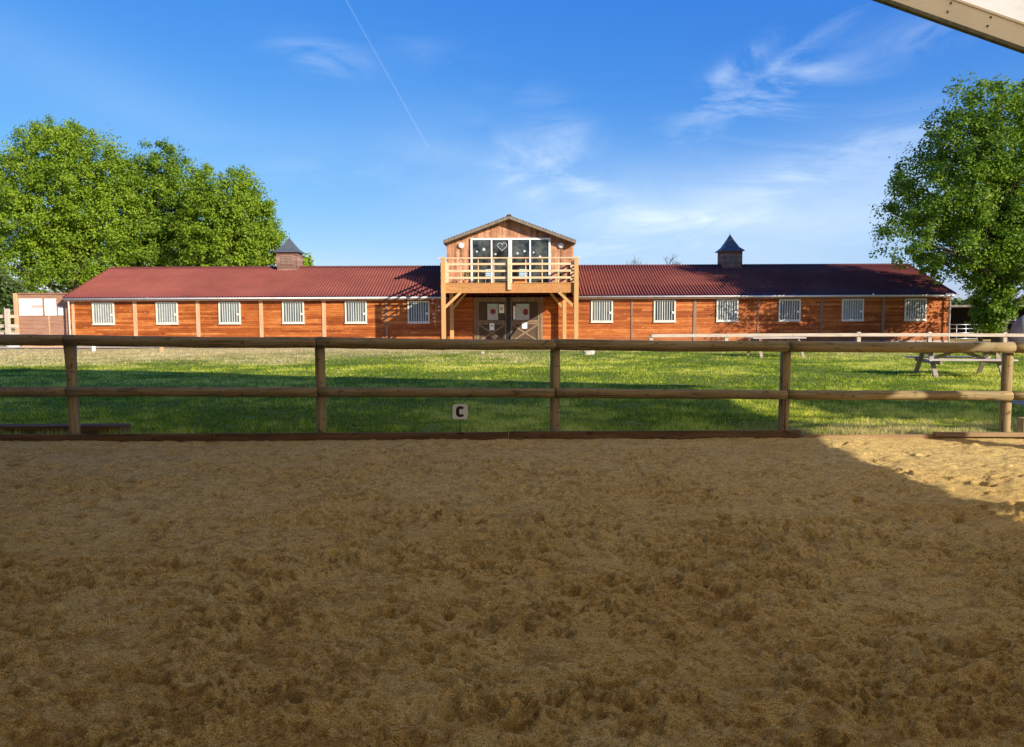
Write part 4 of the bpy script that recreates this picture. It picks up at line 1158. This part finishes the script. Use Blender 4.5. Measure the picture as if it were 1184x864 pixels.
wr = mth('MULTIPLY', mth('SUBTRACT', wisp, .44), 3.6, clamp=True)
vr = mth('MULTIPLY', mth('SUBTRACT', veil, .40), 2.6, clamp=True)
def blob(px, py, rx, ry, rot, amp):
    d = ray(px, py).normalized(); a0 = math.atan2(d.x, d.y); e0 = math.asin(d.z); c, s = math.cos(math.radians(rot)), math.sin(math.radians(rot))
    da = mth('SUBTRACT', azn, a0); de = mth('SUBTRACT', eln, e0)
    u = mth('ADD', mth('MULTIPLY', da, c/rx), mth('MULTIPLY', de, s/rx)); v_ = mth('ADD', mth('MULTIPLY', da, -s/ry), mth('MULTIPLY', de, c/ry))
    r2 = mth('ADD', mth('MULTIPLY', u, u), mth('MULTIPLY', v_, v_))
    return mth('MULTIPLY', mth('EXPONENT', mth('MULTIPLY', r2, -1.0)), amp)
def addl(xs): 
    r = xs[0]
    for x in xs[1:]: r = mth('ADD', r, x)
    return r
sharp = addl([blob(368, 64, .048, .018, -8, .55), blob(880, 118, .10, .034, 16, .55), blob(850, 78, .06, .012, 32, .45), blob(940, 45, .09, .010, 30, .35), blob(660, 205, .10, .016, -28, .5), blob(650, 165, .05, .03, -20, .25),
              blob(800, 252, .10, .010, -4, .7), blob(720, 275, .16, .03, 5, .6), blob(1080, 35, .05, .02, 10, .35), blob(600, 205, .05, .02, -40, .45), blob(930, 200, .12, .03, 12, .3), blob(420, 190, .12, .02, 8, .18), blob(560, 90, .12, .02, -20, .16), blob(1000, 160, .10, .025, 15, .3)])
soft = addl([blob(700, 250, .35, .06, -8, .25), blob(880, 275, .34, .085, 4, .75), blob(980, 230, .16, .06, 10, .35), blob(120, 120, .25, .05, -20, .16), blob(640, 220, .25, .06, -15, .22)])
cf = mth('ADD', mth('MULTIPLY', sharp, wr), mth('MULTIPLY', soft, mth('ADD', mth('MULTIPLY', vr, .7), .3)))
# condensation trail: a thin great-circle line between two directions
d1 = ray(400, 0).normalized(); d2 = ray(478, 140).normalized(); nrm = d1.cross(d2).normalized()
vd = nn('ShaderNodeVectorMath', operation='DOT_PRODUCT'); t.links.new(tcw.outputs['Generated'], vd.inputs[0]); vd.inputs[1].default_value = nrm
mid = (ray(437, 60)).normalized(); vm = nn('ShaderNodeVectorMath', operation='DOT_PRODUCT'); t.links.new(tcw.outputs['Generated'], vm.inputs[0]); vm.inputs[1].default_value = mid
line = mth('EXPONENT', mth('MULTIPLY', mth('POWER', mth('DIVIDE', mth('ABSOLUTE', vd.outputs['Value']), .0008), 2.0), -1.0))
near = mth('GREATER_THAN', vm.outputs['Value'], math.cos(.125))
cf = mth('ADD', cf, mth('MULTIPLY', mth('MULTIPLY', line, near), .11), clamp=True)
mx = nn('ShaderNodeMix', data_type='RGBA'); t.links.new(cf, mx.inputs[0]); t.links.new(cc_.outputs[0], mx.inputs[6]); mx.inputs[7].default_value = (5.0, 5.7, 6.4, 1)
bg = nn('ShaderNodeBackground'); bg.inputs[1].default_value = .12; t.links.new(mx.outputs[2], bg.inputs[0])
wo = nn('ShaderNodeOutputWorld'); t.links.new(bg.outputs[0], wo.inputs[0])

# ------------------------------------------------------------------ camera and render settings
cam = bpy.data.cameras.new('camera'); co = bpy.data.objects.new('camera', cam); COL.objects.link(co)
cam.sensor_fit = 'HORIZONTAL'; cam.sensor_width = 36; cam.lens = 36*F/1184; cam.clip_start = .05; cam.clip_end = 4000
from mathutils import Matrix
m3 = Matrix((R0, UP0, -FWD)).transposed()
co.matrix_world = Matrix.Translation((0, 0, EYE)) @ m3.to_4x4()
SC.camera = co
SC.view_settings.view_transform = 'Standard'; SC.view_settings.look = 'None'; SC.view_settings.gamma = 1; SC.view_settings.exposure = 0.66
SC.render.engine = 'CYCLES'
SC.cycles.use_denoising = True; SC.cycles.max_bounces = 8; SC.cycles.diffuse_bounces = 4; SC.cycles.transparent_max_bounces = 8
